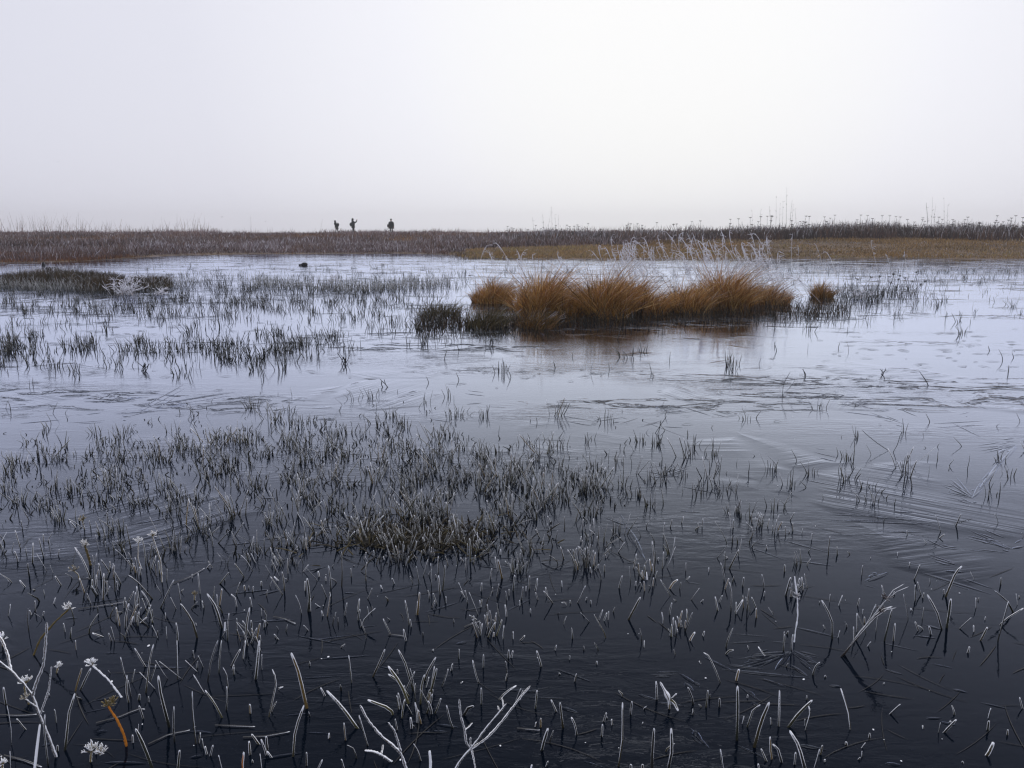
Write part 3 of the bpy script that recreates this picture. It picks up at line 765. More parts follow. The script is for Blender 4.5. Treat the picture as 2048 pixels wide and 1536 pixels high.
A = (0, 1280)
fp = fork_plant('forked_dead_stem', 'big forked dead stem thickly coated in white frost at lower left', 'dead stem', T5(*A, 570, 1165, 480, 940, 380, 720, 330, 545, 130, 320, 0, 215, -90, 150),
    [(T5(*A, 330, 545, 360, 430, 432, 270, 460, 0, 470, -175), -1.0), (T5(*A, 112, 310, 75, 140, 30, 20, -60, -110), 0.9), (T5(*A, 405, 740, 490, 500, 515, 262), -0.7), (T5(*A, 370, 670, 300, 625, 258, 592), -0.6)], 0.0031)
rr = random.Random(21)
def umbel_plant(label, stalk, heads, wid=0.0026, tint=(0.16, 0.12, 0.04), white=0.1, frost=0.1, lean=0.0):
    root = link('umbel_plant', None, loc=ground(*stalk[0]))
    tag(root, label, 'dried umbel', 'dried umbels in the foreground')
    sp = stub_points(stalk, lean)
    white_stem(root, 'stalk', sp, 0, wid, white=white, tint=tint)
    for q_, ((hx, hy), rad) in enumerate(heads):
        c = sp[-1] if q_ == 0 else at_depth(hx, hy, sp[-1][1])
        add_umbel(root, c, rad, rr, frost=frost)
    return root

umbel_plant('frosted seed head on a slanting olive stalk at left', T5(*A, 320, 150, 400, -10, 560, -190, 690, -310), [((141, 1215), 0.021)], tint=(0.13, 0.095, 0.03), white=-0.15, frost=0.25)
umbel_plant('orange stalk with an ochre seed head at lower left', T5(*A, 1270, 1060, 1235, 930, 1160, 780, 1080, 660), [((213, 1404), 0.017), ((226, 1405), 0.014)], wid=0.0032, tint=(0.45, 0.16, 0.018), white=-0.6, frost=-0.30)
umbel_plant('widest frosted seed head low over the ice at bottom left', T5(*A, 900, 1215, 910, 1160, 915, 1120), [((184, 1504), 0.024), ((203, 1509), 0.021)], frost=0.2)
umbel_plant('white seed head on a long stalk bent left, left foreground', T5(*A, 1240, 570, 1080, 390, 920, 250), [((191, 1328), 0.020)], white=0.5, frost=0.35)
umbel_plant('small white seed head just right of the forked stem', T5(*A, 560, 330, 575, 285, 590, 260), [((124, 1328), 0.014)], frost=0.35)
umbel_plant('ochre seed cluster beside the fork of the white stem', T5(*A, 300, 640, 280, 605, 255, 590), [((49, 1394), 0.014)], frost=-0.05)
umbel_plant('pale seed head behind the fork of the white stem', T5(*A, 255, 540, 245, 470, 260, 430), [((52, 1362), 0.020)], frost=0.2)
umbel_plant('white seed head cut by the left edge above the forked stem', T5(*A, 30, 60, 25, 30, 15, 0), [((8, 1276), 0.022)], frost=0.35)
umbel_plant('white seed head in the bottom left corner', T5(*A, 20, 1290, 25, 1260, 28, 1240), [((6, 1524), 0.014)], frost=0.35)
B = (0, 1024)
umbel_plant('brown seed head on a stout ochre stalk, left middle foreground', T5(*B, 910, 530, 880, 430, 850, 340), [((171, 1081), 0.022)], wid=0.005, tint=(0.10, 0.075, 0.03), white=-0.1, frost=0.1)
umbel_plant('drooping ochre seed head with a white side stalk at left', T5(*B, 800, 680, 780, 620, 740, 590), [((147, 1141), 0.020)], frost=-0.1)
umbel_plant('frosted seed head on a thin stalk above the crowded left clump', T5(*B, 1420, 570, 1380, 470, 1385, 310), [((276, 1082), 0.022)], frost=0.25, white=0.3)
umbel_plant('frosted seed head on a curved stalk right of the crowded clump', T5(*B, 1620, 700, 1610, 500, 1525, 240), [((310, 1066), 0.022)], frost=0.2, white=0.3)
umbel_plant('dark seed head low on the ice right of the crowded clump', T5(*B, 1945, 880, 1945, 860, 1945, 830), [((389, 1188), 0.014)], frost=-0.25)
umbel_plant('dark ragged seed head in the upper left foreground', T5(*B, 850, 170, 830, 110, 825, 80), [((165, 1037), 0.020)], frost=-0.15)

C = (410, 1280)
fork_plant('frosted_twig', 'thick white frosted twig slanting down to the bottom edge', 'twig', T5(*C, 2040, 1330, 1960, 1130, 1850, 1030, 1750, 950, 1620, 790, 1550, 650), [(T5(*C, 1955, 1110, 1925, 1000, 1890, 900, 1830, 825), -0.75)], 0.0033)
fork_plant('fallen_twig', 'white frosted twig lying on the ice near the bottom edge', 'twig', T5(*C, 1900, 1200, 1760, 1145, 1680, 1115, 1595, 1105), [(T5(*C, 1762, 1140, 1775, 1090, 1778, 1050), 0.6)], 0.0034, lean=-0.5)
D = (820, 1280)
fork_plant('frosted_twig', 'branched white frosted twig fanning right at the bottom centre', 'twig', T5(*D, 420, 1300, 520, 1180, 615, 1080, 740, 910, 820, 810, 900, 715, 965, 635),
    [(T5(*D, 615, 1085, 760, 990, 900, 840, 1060, 630, 1130, 540, 1205, 455), 0.95), (T5(*D, 600, 1075, 562, 1035, 545, 880, 510, 780, 490, 590), -0.9), (T5(*D, 545, 900, 590, 865, 622, 828), 0.7), (T5(*D, 608, 1065, 604, 1010, 606, 975), -0.7),
     (T5(*D, 615, 1090, 635, 1180, 655, 1290), -0.7), (T5(*D, 935, 670, 930, 620, 918, 575), 0.6), (T5(*D, 890, 700, 885, 680, 880, 660), 0.6)], 0.0027)

Etile = (1230, 1280)
def bud():
    root = link('frosted_bud', None, loc=ground(*T5(*Etile, 545, 685)[0]))
    tag(root, 'swollen white frosted bud with drooping leaves right of bottom centre', 'plant bud')
    off = np.array(root.location)
    sp = stub_points(T5(*Etile, 545, 685, 540, 600, 520, 545, 450, 420), -0.1)
    n = 14
    P = bez(sp, n)
    W = 0.0032 * np.array([[0.9, 0.9, 0.9, 1.0, 1.0, 1.2, 1.9, 2.3, 1.9, 1.2, 1.0, 0.9, 1.0, 0.4]])
    fr = np.array([[0.2, 0.3, 0.4, 0.5] + [1.0] * 10])
    V, F, T, R = tubes(P[None], W, W, np.array([[1.0, 0, 0]]), 8, np.array([[0.12, 0.10, 0.06]]), fr)
    link('shoot', mesh_from('shoot', V - off, F, M_STUB, T, R), root)
    y = sp[1][1]
    for pl, w_ in ((T5(*Etile, 560, 585, 585, 570, 615, 535), 0.0045), (T5(*Etile, 545, 590, 590, 620, 612, 670, 632, 750), 0.004)):
        q = np.array([at_depth(a, b, y - 0.004 * i) for i, (a, b) in enumerate(pl)]); q[:, 2] = np.maximum(q[:, 2], 0.002)
        V, F, T, R = leaf_geo(q, w_, C_OLIVE, frost=0.2, seed=5)
        link('leaf', mesh_from('leaf', V - off, F, M_STUB, T, R), root)
bud()

Jt = (1638, 1024)
def bundle():
    base = T5(*Jt, 200, 1445)[0]
    root = link('reed_bundle', None, loc=ground(*base))
    tag(root, 'broken reed bundle with frosted tips leaning right at lower right', 'reed bundle')
    off = np.array(root.location)
    r = random.Random(9)
    lines = [T5(*Jt, 200, 1445, 400, 1210, 580, 1000, 680, 850, 790, 790, 900, 745), T5(*Jt, 210, 1440, 430, 1200, 600, 990, 690, 830, 740, 780, 855, 718), T5(*Jt, 225, 1430, 420, 1190, 560, 1040, 640, 975, 735, 945),
             T5(*Jt, 190, 1450, 380, 1260, 560, 1060, 655, 985, 775, 955), T5(*Jt, 350, 1290, 450, 1160, 500, 1090, 570, 920)]
    for k, ln in enumerate(lines):
        sp = stub_points(ln, 0.12)
        V, F, T, R = leaf_geo(sp, 0.0030, np.array([0.028, 0.022, 0.018]), frost=0.05, seed=k)
        link('stem', mesh_from('stem', V - off, F, M_STUB, T, R), root)
    for (kx, ky) in ((660, 870), (600, 990)):
        c = at_depth(*T5(*Jt, kx, ky)[0], stub_points(lines[0], 0.12)[3][1])
        h = umbel_geo(c, (0.5, -0.2, 0.8), 0.020, 9, r, (0.03, 0.018, 0.018), -0.35)
        link('knot', h.mesh('knot', M_STUB, off), root)
bundle()

Kt = (1230, 1024)
def knotted_stem():
    pl = T5(*Kt, 1790, 1300, 1805, 1180, 1828, 1060, 1825, 870, 1815, 800, 1793, 640)
    root = link('knotted_stem', None, loc=ground(*pl[0]))
    tag(root, 'tall thin knotted stem left of the broken reed bundle', 'dead stem')
    white_stem(root, 'stem', pl, 0.0, 0.0022, white=0.5)
    sp = stub_points(pl, 0.0)
    c = at_depth(*T5(*Kt, 1822, 845)[0], sp[3][1])
    h = umbel_geo(c, (-0.3, -0.3, 0.7), 0.016, 7, random.Random(2), (0.04, 0.025, 0.02), 0.0)
    link('knot', h.mesh('knot', M_STUB, np.array(root.location)), root)
knotted_stem()

# leaves lying flat in the ice, frost crumbs
LYING = [T5(*A, 960, 828, 1200, 762, 1390, 682, 1450, 692), T5(*A, 1480, 1040, 1700, 935, 1900, 900), T5(*A, 0, 745, 150, 752, 370, 742), T5(*A, 40, 1150, 240, 1200, 420, 1270), T5(*C, 380, 970, 600, 960, 850, 915), T5(*C, 100, 850, 300, 856, 500, 866),
 T5(*D, 1070, 880, 1180, 888, 1300, 900), T5(*B, 780, 968, 1100, 920, 1270, 892), T5(*B, 1720, 712, 1870, 662, 2048, 560), T5(410, 1024, 680, 1045, 790, 1062, 905, 1115), T5(410, 1024, 1830, 1220, 1920, 1228, 2000, 1240), T5(820, 1024, 540, 1150, 600, 1120, 700, 1090)]
for k, ln in enumerate(LYING):
    p = np.array([ground(x, y, 0.004) for x, y in ln])
    V, F, T, R = leaf_geo(p, 0.0022, (0.05, 0.05, 0.05), frost=-0.05, seed=k, thick=0.4)
    o = link('fallen_leaf', mesh_from('fallen_leaf', V - p[0], F, M_STUB, T, R), loc=p[0])
    to_label.append((o, 'thin leaf lying flat ' + where(*ln[0]), ln[0][0]))
    tag(o, cat='fallen leaf', group='leaves lying on the foreground ice')
number_labels(to_label)

crumbs = Heap()
for k in range(70):
    py = rnd.uniform(820, 1536); px = rnd.uniform(-20, 2070)
    c = ground(px, py, 0.002); s = rnd.uniform(0.0008, 0.0023) * (1 if rnd.random() < .93 else 1.7)
    a = rnd.uniform(0, 6.28); d = np.array([math.cos(a), math.sin(a), 0.1])
    P = np.array([c - d * s * 1.3, c - d * s * .5, c + d * s * .6, c + d * s * 1.3])
    W = np.array([[0.15, 1, 0.9, 0.1]]) * s
    crumbs.add(*tubes(P[None], W, W * 0.7, np.array([[-d[1], d[0], 0]]), 5, np.array([[0.7, 0.7, 0.75]]), np.full((1, 4), 1.3)))
o = link('frost_crumbs', crumbs.mesh('frost_crumbs', M_STUB))
tag(o, 'tiny white frost crumbs strewn over the foreground ice', 'frost', kind='stuff')

# ------------------------------------------------------------------ uncountable stubble on the ice
def scatter(n, x0, x1, y0, y1, dens, rng=RNG):
    px = rng.uniform(x0, x1, n * 6); py = rng.uniform(y0, y1, n * 6)
    keep = rng.uniform(0, 1, n * 6) < dens(px, py)
    px, py = px[keep][:n], py[keep][:n]
    return px, py

def stub_field(px, py, lmin, lmax, wid, K, frost, tints, lean=0.35, z=None, R=5, fan=None, bend_k=0.07):
    base = ground_v(px, py)
    n = len(px)
    if z is not None: base[:, 2] = z
    L = RNG.uniform(lmin, lmax, n) * (0.55 + 0.45 * RNG.uniform(0, 1, n))
    d = np.stack([RNG.normal(-0.05, lean, n), RNG.normal(0, lean, n), np.ones(n)], -1)
    if fan is not None: d[:, :2] += fan
    d /= np.linalg.norm(d, axis=1, keepdims=True)
    bk = np.where(RNG.uniform(0, 1, n) < 0.15, 3.5 * bend_k, bend_k)
    bend = np.stack([RNG.normal(0, 1, n) * bk, RNG.normal(0, 1, n) * bk, -np.abs(RNG.normal(0, 0.03, n))], -1)
    t = np.linspace(0, 1, R); t[-2] = 0.93
    P = base[:, None, :] + d[:, None, :] * (t[None, :, None] * L[:, None, None]) + bend[:, None, :] * (t[None, :, None] ** 2 * L[:, None, None])
    P[:, 0, 2] -= 0.012
    wsh = np.linspace(1.0, 0.8, R); wsh[-2] = 0.5; wsh[-1] = 0.08
    W = (wid * RNG.uniform(0.75, 1.25, n))[:, None] * wsh
    a = RNG.uniform(-0.9, 0.9, n)
    side = np.stack([np.cos(a), np.sin(a), np.zeros(n)], -1)
    tint = tints[RNG.integers(0, len(tints), n)] * RNG.uniform(0.7, 1.3, (n, 1))
    fr = np.linspace(0.0, 0.55, R)[None, :] + frost + RNG.normal(0, 0.09, (n, 1))
    fr[:, -1] += 0.3
    return tubes(P, W, W * 0.4, side, K, tint, fr)

def g2(px, py, cx, cy, sx, sy): return np.exp(-((px - cx) / sx) ** 2 - ((py - cy) / sy) ** 2)
def near_density(px, py):
    d = 0.9 * g2(px, py, 640, 905, 250, 75) + 0.95 * g2(px, py, 860, 990, 190, 75) + 0.6 * g2(px, py, 330, 960, 200, 80) + 0.45 * g2(px, py, 90, 960, 140, 90) + 0.7 * g2(px, py, 1090, 980, 110, 60)
    d += 0.22 * g2(px, py, 1330, 950, 200, 90) + 0.09 * g2(px, py, 1750, 930, 250, 90) + 0.012
    d += 0.55 * g2(px, py, 830, 1075, 150, 35) + 0.25 * g2(px, py, 560, 1100, 260, 60) + 0.07 * (py > 1080) * (px < 1350)
    d *= 0.05 + 1.9 * sstep(0.30, 0.68, fbm(px / 42.0, py / 24.0, 31))
    return np.clip(d * np.where(py > 1120, 0.6, 1.0), 0, 1)
def tuft_points(px, py, kmin, kmax, spread):
    k = RNG.integers(kmin, kmax + 1, len(px)); i = np.repeat(np.arange(len(px)), k)
    sc = (py[i] - HORIZON) / 500.0
    ox, oy = RNG.normal(0, 1, len(i)), RNG.normal(0, 1, len(i))
    return px[i] + ox * spread * sc, py[i] + oy * spread * 0.32 * sc, np.stack([ox * 0.24, oy * 0.24], -1)
px, py = scatter(900, -60, 2110, 775, 1300, near_density)
filler.add(*stub_field(px, py, 0.015, 0.11, 0.0021, 6, 0.14, C_LEAF, lean=0.5))
px, py = scatter(330, -60, 2110, 790, 1150, near_density)
tx_, ty_, fan_ = tuft_points(px, py, 4, 11, 9.0)
filler.add(*stub_field(tx_, ty_, 0.025, 0.115, 0.0022, 6, 0.14, np.concatenate([C_LEAF, C_OLIVE[None] * .7]), lean=0.16, fan=fan_))
px, py = scatter(1500, -60, 1300, 800, 1130, lambda x, y: near_density(x, y) ** 1.6)       # short dark broken bits between the stubs
filler.add(*stub_field(px, py, 0.01, 0.05, 0.0028, 6, -0.30, C_LEAF * 0.7, lean=0.8))
px, py = scatter(90, -60, 2110, 1100, 1530, lambda x, y: np.full_like(x, 0.3))
filler.add(*stub_field(px, py, 0.008, 0.04, 0.0024, 6, 0.2, C_LEAF, lean=0.5))
o = link('stubble', filler.mesh('stubble', M_STUB))
tag(o, 'short frosted stubble filling the gaps between larger foreground stubs', 'stubble', kind='stuff')

def mid_density(px, py):
    left = 1 / (1 + np.exp((px - 830) / 55.0))
    n1 = fbm(px / 70.0, py / 14.0, 3); n2 = fbm(px / 55.0, py / 16.0, 8)
    d = 1.6 * np.exp(-((py - 600) / 27.0) ** 2) * left * sstep(0.22, 0.55, n1)
    d += 1.0 * np.exp(-((py - 564) / 12.0) ** 2) * (1 / (1 + np.exp((px - 900) / 60.0)))
    d += 0.75 * np.exp(-((py - 690) / 32.0) ** 2) * (1 / (1 + np.exp((px - 700) / 45.0))) * sstep(0.42, 0.66, n2)
    d += 0.55 * g2(px, py, 860, 650, 110, 22) * sstep(0.3, 0.6, n2)
    d += 0.9 * g2(px, py, 1765, 590, 70, 16) + 0.6 * g2(px, py, 1900, 542, 110, 8) + 0.35 * g2(px, py, 1950, 560, 100, 14) + 0.25 * g2(px, py, 1700, 545, 130, 10)
    d += 0.30 * np.exp(-((py - 545) / 12.0) ** 2) * (px > 380) + 0.16 * np.exp(-((py - 530) / 8.0) ** 2)
    d += 0.05 * np.exp(-((py - 610) / 40.0) ** 2) * (px > 1600) + 0.004 + 0.03 * sstep(.62, .75, fbm(px / 60., py / 14., 18))
    return np.clip(d, 0, 1)
C_MID = np.array([[0.030, 0.034, 0.030], [0.022, 0.024, 0.022], [0.045, 0.042, 0.032]])
px, py = scatter(4200, -80, 2130, 518, 775, mid_density)
h = Heap()
h.add(*stub_field(px, py, 0.04, 0.16, 0.0034, 4, -0.02, C_MID, lean=0.25))
px, py = scatter(1000, -80, 2130, 530, 760, mid_density)
tx_, ty_, fan_ = tuft_points(px, py, 3, 9, 16.0)
h.add(*stub_field(tx_, ty_, 0.05, 0.19, 0.0034, 4, -0.02, C_MID, lean=0.15, fan=fan_))
pf, qf = scatter(2600, 830, 1700, 590, 690, lambda x, y: np.clip(0.9 * np.exp(-((y - (648 - (x - 1000) * 0.035)) / 12.0) ** 2), 0, 1))
h.add(*stub_field(pf, qf, 0.05, 0.26, 0.0032, 4, -0.35, np.array([[0.03, 0.024, 0.016], [0.06, 0.04, 0.02], [0.022, 0.02, 0.018]]), lean=0.35))
pf, qf = scatter(620, 1600, 1900, 550, 625, lambda x, y: np.clip(g2(x, y, 1755, 592, 85, 16) * sstep(.3, .6, fbm(x / 25., y / 12., 55)), 0, 1))
h.add(*stub_field(pf, qf, 0.08, 0.42, 0.0030, 4, -0.05, C_MID, lean=0.40))
px2, py2 = scatter(2600, -80, 900, 548, 585, lambda x, y: np.clip(1.0 * np.exp(-((y - 572 - 6 * np.sin(x / 90.)) / 8.0) ** 2) * sstep(0.3, .6, fbm(x / 80., y / 30., 4)), 0, 1))
h.add(*stub_field(px2, py2, 0.10, 0.30, 0.0036, 4, 0.22, np.array([[0.06, 0.058, 0.036], [0.05, 0.05, 0.045], [0.09, 0.08, 0.055]]), lean=0.3))
o = link('marsh_stubble', h.mesh('marsh_stubble', M_STUB))
tag(o, 'dark grass stubble standing in the ice of the middle distance', 'stubble', kind='stuff')

# dark slivers of leaf litter frozen into the surface
def litter_density(px, py):
    d = 0.9 * g2(px, py, 1000, 742, 170, 9) + 0.9 * g2(px, py, 1220, 748, 90, 7) + 0.9 * g2(px, py, 1730, 762, 170, 9) + 0.7 * g2(px, py, 1960, 772, 120, 9) + 0.35 * g2(px, py, 640, 705, 260, 35)
    d += 0.25 * g2(px, py, 1850, 700, 220, 35) + 0.5 * g2(px, py, 560, 535, 300, 9) + 0.25 * g2(px, py, 300, 660, 300, 40) + 0.35 * g2(px, py, 1480, 625, 170, 10) + 0.03
    return np.clip(d * sstep(0.25, 0.6, fbm(px / 60., py / 7., 12)), 0, 1)
hn = Heap()
px, py = scatter(150, -40, 2090, 1040, 1540, lambda x, y: np.full_like(x, 0.3))
base = ground_v(px, py, 0.002); n = len(px); L = RNG.uniform(0.05, 0.22, n); a = RNG.normal(0.0, 0.8, n)
d = np.stack([np.cos(a), np.sin(a), np.zeros(n)], -1); t = np.linspace(-.5, .5, 6)
P = base[:, None, :] + d[:, None, :] * (t[None, :, None] * L[:, None, None]) + np.stack([-d[:, 1], d[:, 0], 0 * a], -1)[:, None, :] * ((t ** 2)[None, :, None] * (RNG.normal(0, 0.14, n) * L)[:, None, None])
W = (0.0011 * RNG.uniform(.6, 1.5, n))[:, None] * np.array([.3, 1, 1, 1, .8, .2])
hn.add(*tubes(P, W, W * .4, np.stack([-d[:, 1], d[:, 0], 0 * a], -1), 4, np.full((n, 3), .022) * RNG.uniform(.6, 1.6, (n, 1)), np.full((n, 6), 0.0)))
px, py = scatter(1500, -60, 2110, 515, 850, litter_density)
base = ground_v(px, py, 0.003); n = len(px)
L = RNG.uniform(0.03, 0.20, n) * np.clip(base[:, 1] / 9, 0.6, 2.2)
a = RNG.normal(0.0, 0.35, n)
d = np.stack([np.cos(a), np.sin(a), np.zeros(n)], -1)
t = np.linspace(-0.5, 0.5, 4)
P = base[:, None, :] + d[:, None, :] * (t[None, :, None] * L[:, None, None]); P[:, 1:3, 1] += RNG.normal(0, 0.012, (n, 1))
P[:, 1:3, 2] += 0.003
W = (0.0045 * RNG.uniform(0.5, 1.6, n) * np.clip(base[:, 1] / 8, 0.7, 3))[:, None] * np.array([0.2, 1, 0.9, 0.15])
h = hn; h.add(*tubes(P, W, W * 0.25, np.stack([-d[:, 1], d[:, 0], np.zeros(n)], -1), 4, np.full((n, 3), 0.018), np.full((n, 4), -0.2)))
o = link('leaf_litter', h.mesh('leaf_litter', M_STUB))
tag(o, 'dark slivers of leaf litter frozen into the ice', 'leaf litter', kind='stuff')

# ------------------------------------------------------------------ matted mound in the foreground clump field
def mound(name, px, py, rx, ry, hgt, label, cat, mat, seed, mound_z=0.0):
    c = ground(px, py)
    root = link(name, None, loc=c)
    tag(root, label, cat)
    n, m = 36, 9
    V = [[0, 0, hgt]]
    for j in range(1, m + 1):
        r_ = j / m
        for i in range(n):
            th = 2 * math.pi * i / n
            k = 1 + 0.35 * (float(fbm(math.cos(th) * 1.7 + seed, math.sin(th) * 1.7 + 3, seed)) - 0.5) * 2
            x = math.cos(th) * rx * r_ * k; y = math.sin(th) * ry * r_ * k
            z = hgt * (1 - r_ ** 2) * (0.6 + 0.8 * float(fbm(x * 14 / max(rx, .2) * .4 + 5, y * 14 / max(ry, .2) * .4, seed + 1))) - (0.02 if j == m else 0)
            V.append([x, y, z])
    F = []
    me = bpy.data.meshes.new('mound')
    for i in range(n): F.append((0, 1 + i, 1 + (i + 1) % n))
    for j in range(m - 1):
        for i in range(n):
            a, b = 1 + j * n + i, 1 + j * n + (i + 1) % n
            F.append((a, a + n, b + n, b))
    me.from_pydata(V, [], F)
    me.materials.append(mat)
    for p in me.polygons: p.use_smooth = True
    link('mound', me, root)
    return root, c
M_MUD = plain_material('black_mat', (0.012, 0.011, 0.009), 0.9, 30, 0.5)
root, c = mound('matted_mound', 830, 1078, 0.26, 0.13, 0.012, 'dark mat of dead sedge rising from the foreground ice', 'sedge mat', M_MUD, 4)
n = 420
bx = RNG.normal(0, 0.20, n); byy = RNG.normal(0, 0.10, n)
h = Heap()
px_ = np.zeros(n)
base = np.stack([bx + c[0], byy + c[1], np.full(n, 0.004)], -1)
L = RNG.uniform(0.03, 0.11, n)
d = np.stack([RNG.normal(0, 0.7, n), RNG.normal(0, 0.7, n), RNG.uniform(0.15, 1.0, n)], -1); d /= np.linalg.norm(d, axis=1, keepdims=True)
t = np.linspace(0, 1, 5)
P = base[:, None, :] + d[:, None, :] * (t[None, :, None] * L[:, None, None]); P[:, :, 2] -= t[None, :] ** 2 * L[:, None] * 0.2
P[:, :, 2] = np.maximum(P[:, :, 2], 0.004)
W = np.full((n, 1), 0.0028) * np.array([[1, 1, 1, 0.8, 0.1]])
a = RNG.uniform(-1, 1, n)
h.add(*tubes(P, W, W * 0.4, np.stack([np.cos(a), np.sin(a), 0 * a], -1), 6, np.array([[0.030, 0.024, 0.014], [0.055, 0.045, 0.02], [0.02, 0.018, 0.014]])[RNG.integers(0, 3, n)], np.linspace(-0.35, 0.25, 5)[None] + RNG.normal(0, 0.12, (n, 1))))
tag(link('dead_leaves', h.mesh('dead_leaves', M_STUB, c), root), kind='stuff')

# ------------------------------------------------------------------ golden tussocks
def tussock(px, py, half_w_px, top_py, n, label, tints, lean=-0.30, depth_r=0.45, frost=0.05, name='grass_tussock', curl=0.35, peak=None):
    c = ground(px, py)
    rx = half_w_px * c[1] / FPX
    H = (py - top_py) * c[1] / FPX
    root = link(name, None, loc=c)
    tag(root, label, 'grass tussock', 'grass tussocks on the ice')
    r = np.sqrt(RNG.uniform(0, 1, n)); th = RNG.uniform(0, 2 * np.pi, n)
    ox, oy = r * np.cos(th), r * np.sin(th)
    base = np.stack([c[0] + ox * rx * 0.98, c[1] + oy * depth_r * 0.9, np.full(n, -0.02)], -1)
    prof = 0.50 + 0.62 * vnoise(ox * 3.4 + px, oy * 1.2 + py, 6)
    L = H * 1.14 * prof * (0.38 + 0.75 * RNG.uniform(0, 1, n) ** 1.1) * (1.06 - 0.16 * r) * np.where(RNG.uniform(0, 1, n) < 0.08, 1.4, 1.0)
    if peak is not None: L *= 0.70 + 0.34 * np.exp(-((ox - peak[0]) / peak[1]) ** 2)
    d = np.stack([ox * 0.10 + lean + RNG.normal(0, 0.32, n), oy * 0.25 + RNG.normal(0, 0.17, n), np.ones(n)], -1)
    d /= np.linalg.norm(d, axis=1, keepdims=True)
    bend = np.stack([ox * 0.2 + RNG.normal(0.26, curl * 0.9, n), oy * 0.2 + RNG.normal(0, curl * 0.6, n), -np.abs(RNG.normal(0.02, 0.10, n))], -1)
    R = 6; t = np.linspace(0, 1, R)
    P = base[:, None] + d[:, None] * (t[None, :, None] * L[:, None, None]) + bend[:, None] * (t[None, :, None] ** 2.2 * L[:, None, None])
    P[:, 1:, 2] = np.maximum(P[:, 1:, 2], 0.006)
    W = (0.0030 * RNG.uniform(0.6, 1.5, n))[:, None] * np.array([1, 1, 0.95, 0.8, 0.55, 0.15])
    a = RNG.uniform(-1.2, 1.2, n)
    side = np.stack([np.cos(a), np.sin(a), 0 * a], -1)
    tint = tints[RNG.integers(0, len(tints), n)] * RNG.uniform(0.6, 1.35, (n, 1))
    fr = np.array([[-.3, -.2, -.1, 0.1, 0.30, 0.45]]) + frost + RNG.normal(0, 0.16, (n, 1))
    V, F, T, Rr = tubes(P, W, W * 0.3, side, 2, tint, fr, edge=False)
    tag(link('blades', mesh_from('blades', V - c, F, M_FAR, T, Rr), root), kind='stuff')
    return root, c

GOLD = np.array([1.28, 1.30, 1.2]) * np.array([[0.46, 0.32, 0.16], [0.08, 0.045, 0.022], [0.24, 0.135, 0.05], [0.34, 0.175, 0.050], [0.27, 0.130, 0.036], [0.42, 0.235, 0.080], [0.17, 0.085, 0.032], [0.33, 0.16, 0.070]])
OLIVE = np.array([[0.085, 0.07, 0.03], [0.06, 0.05, 0.028], [0.11, 0.085, 0.04]])
TUSS = {}
TUSS[1] = tussock(984, 604, 40, 546, 2000, 'small pointed golden tussock at the left end of the island', GOLD, lean=-0.05, peak=(0.0, 0.45))
TUSS[2] = tussock(1082, 630, 50, 538, 3000, 'golden tussock with a peaked top spilling over the ice', GOLD, lean=-0.08, peak=(0.1, 0.5))
TUSS[3] = tussock(1142, 630, 42, 572, 2300, 'low rusty tussock in the gap left of the biggest one', GOLD, lean=-0.1)
TUSS[4] = tussock(1215, 632, 50, 532, 4200, 'biggest golden tussock with a tall windswept crest', GOLD, lean=-0.30, peak=(-0.3, 0.6))
TUSS[5] = tussock(1290, 626, 48, 548, 2600, 'golden tussock leaning against the biggest one on its right', GOLD, lean=-0.20, peak=(-0.5, 0.7))
TUSS[6] = tussock(1376, 622, 42, 562, 2400, 'rusty tussock just right of the dark gap', GOLD, lean=-0.15)
TUSS[7] = tussock(1450, 618, 50, 528, 3600, 'golden tussock under the tallest white plumes', GOLD, lean=-0.25, peak=(-0.1, 0.5))
TUSS[8] = tussock(1532, 606, 48, 556, 2300, 'greying golden tussock at the right end of the island', GOLD * np.array([0.9, 0.95, 1.2]), lean=-0.3, frost=0.15, peak=(-0.6, 0.8))
TUSS[9] = tussock(1644, 594, 20, 560, 800, 'tiny reddish tussock standing apart to the right', GOLD * 0.75, lean=-0.1, depth_r=0.25, peak=(0.0, 0.6))
TUSS[10] = tussock(880, 630, 46, 588, 430, 'dark olive tussock left of the golden island', OLIVE, lean=0.0, peak=(0.0, 0.6))
TUSS[11] = tussock(972, 652, 44, 608, 450, 'olive sedge tussock below the small pointed one', OLIVE, lean=0.05)
TUSS[12] = tussock(1075, 652, 40, 618, 650, 'sprawling brown tussock fringe nearest the open ice', np.concatenate([OLIVE, GOLD[1:] * 0.45]), lean=0.0)

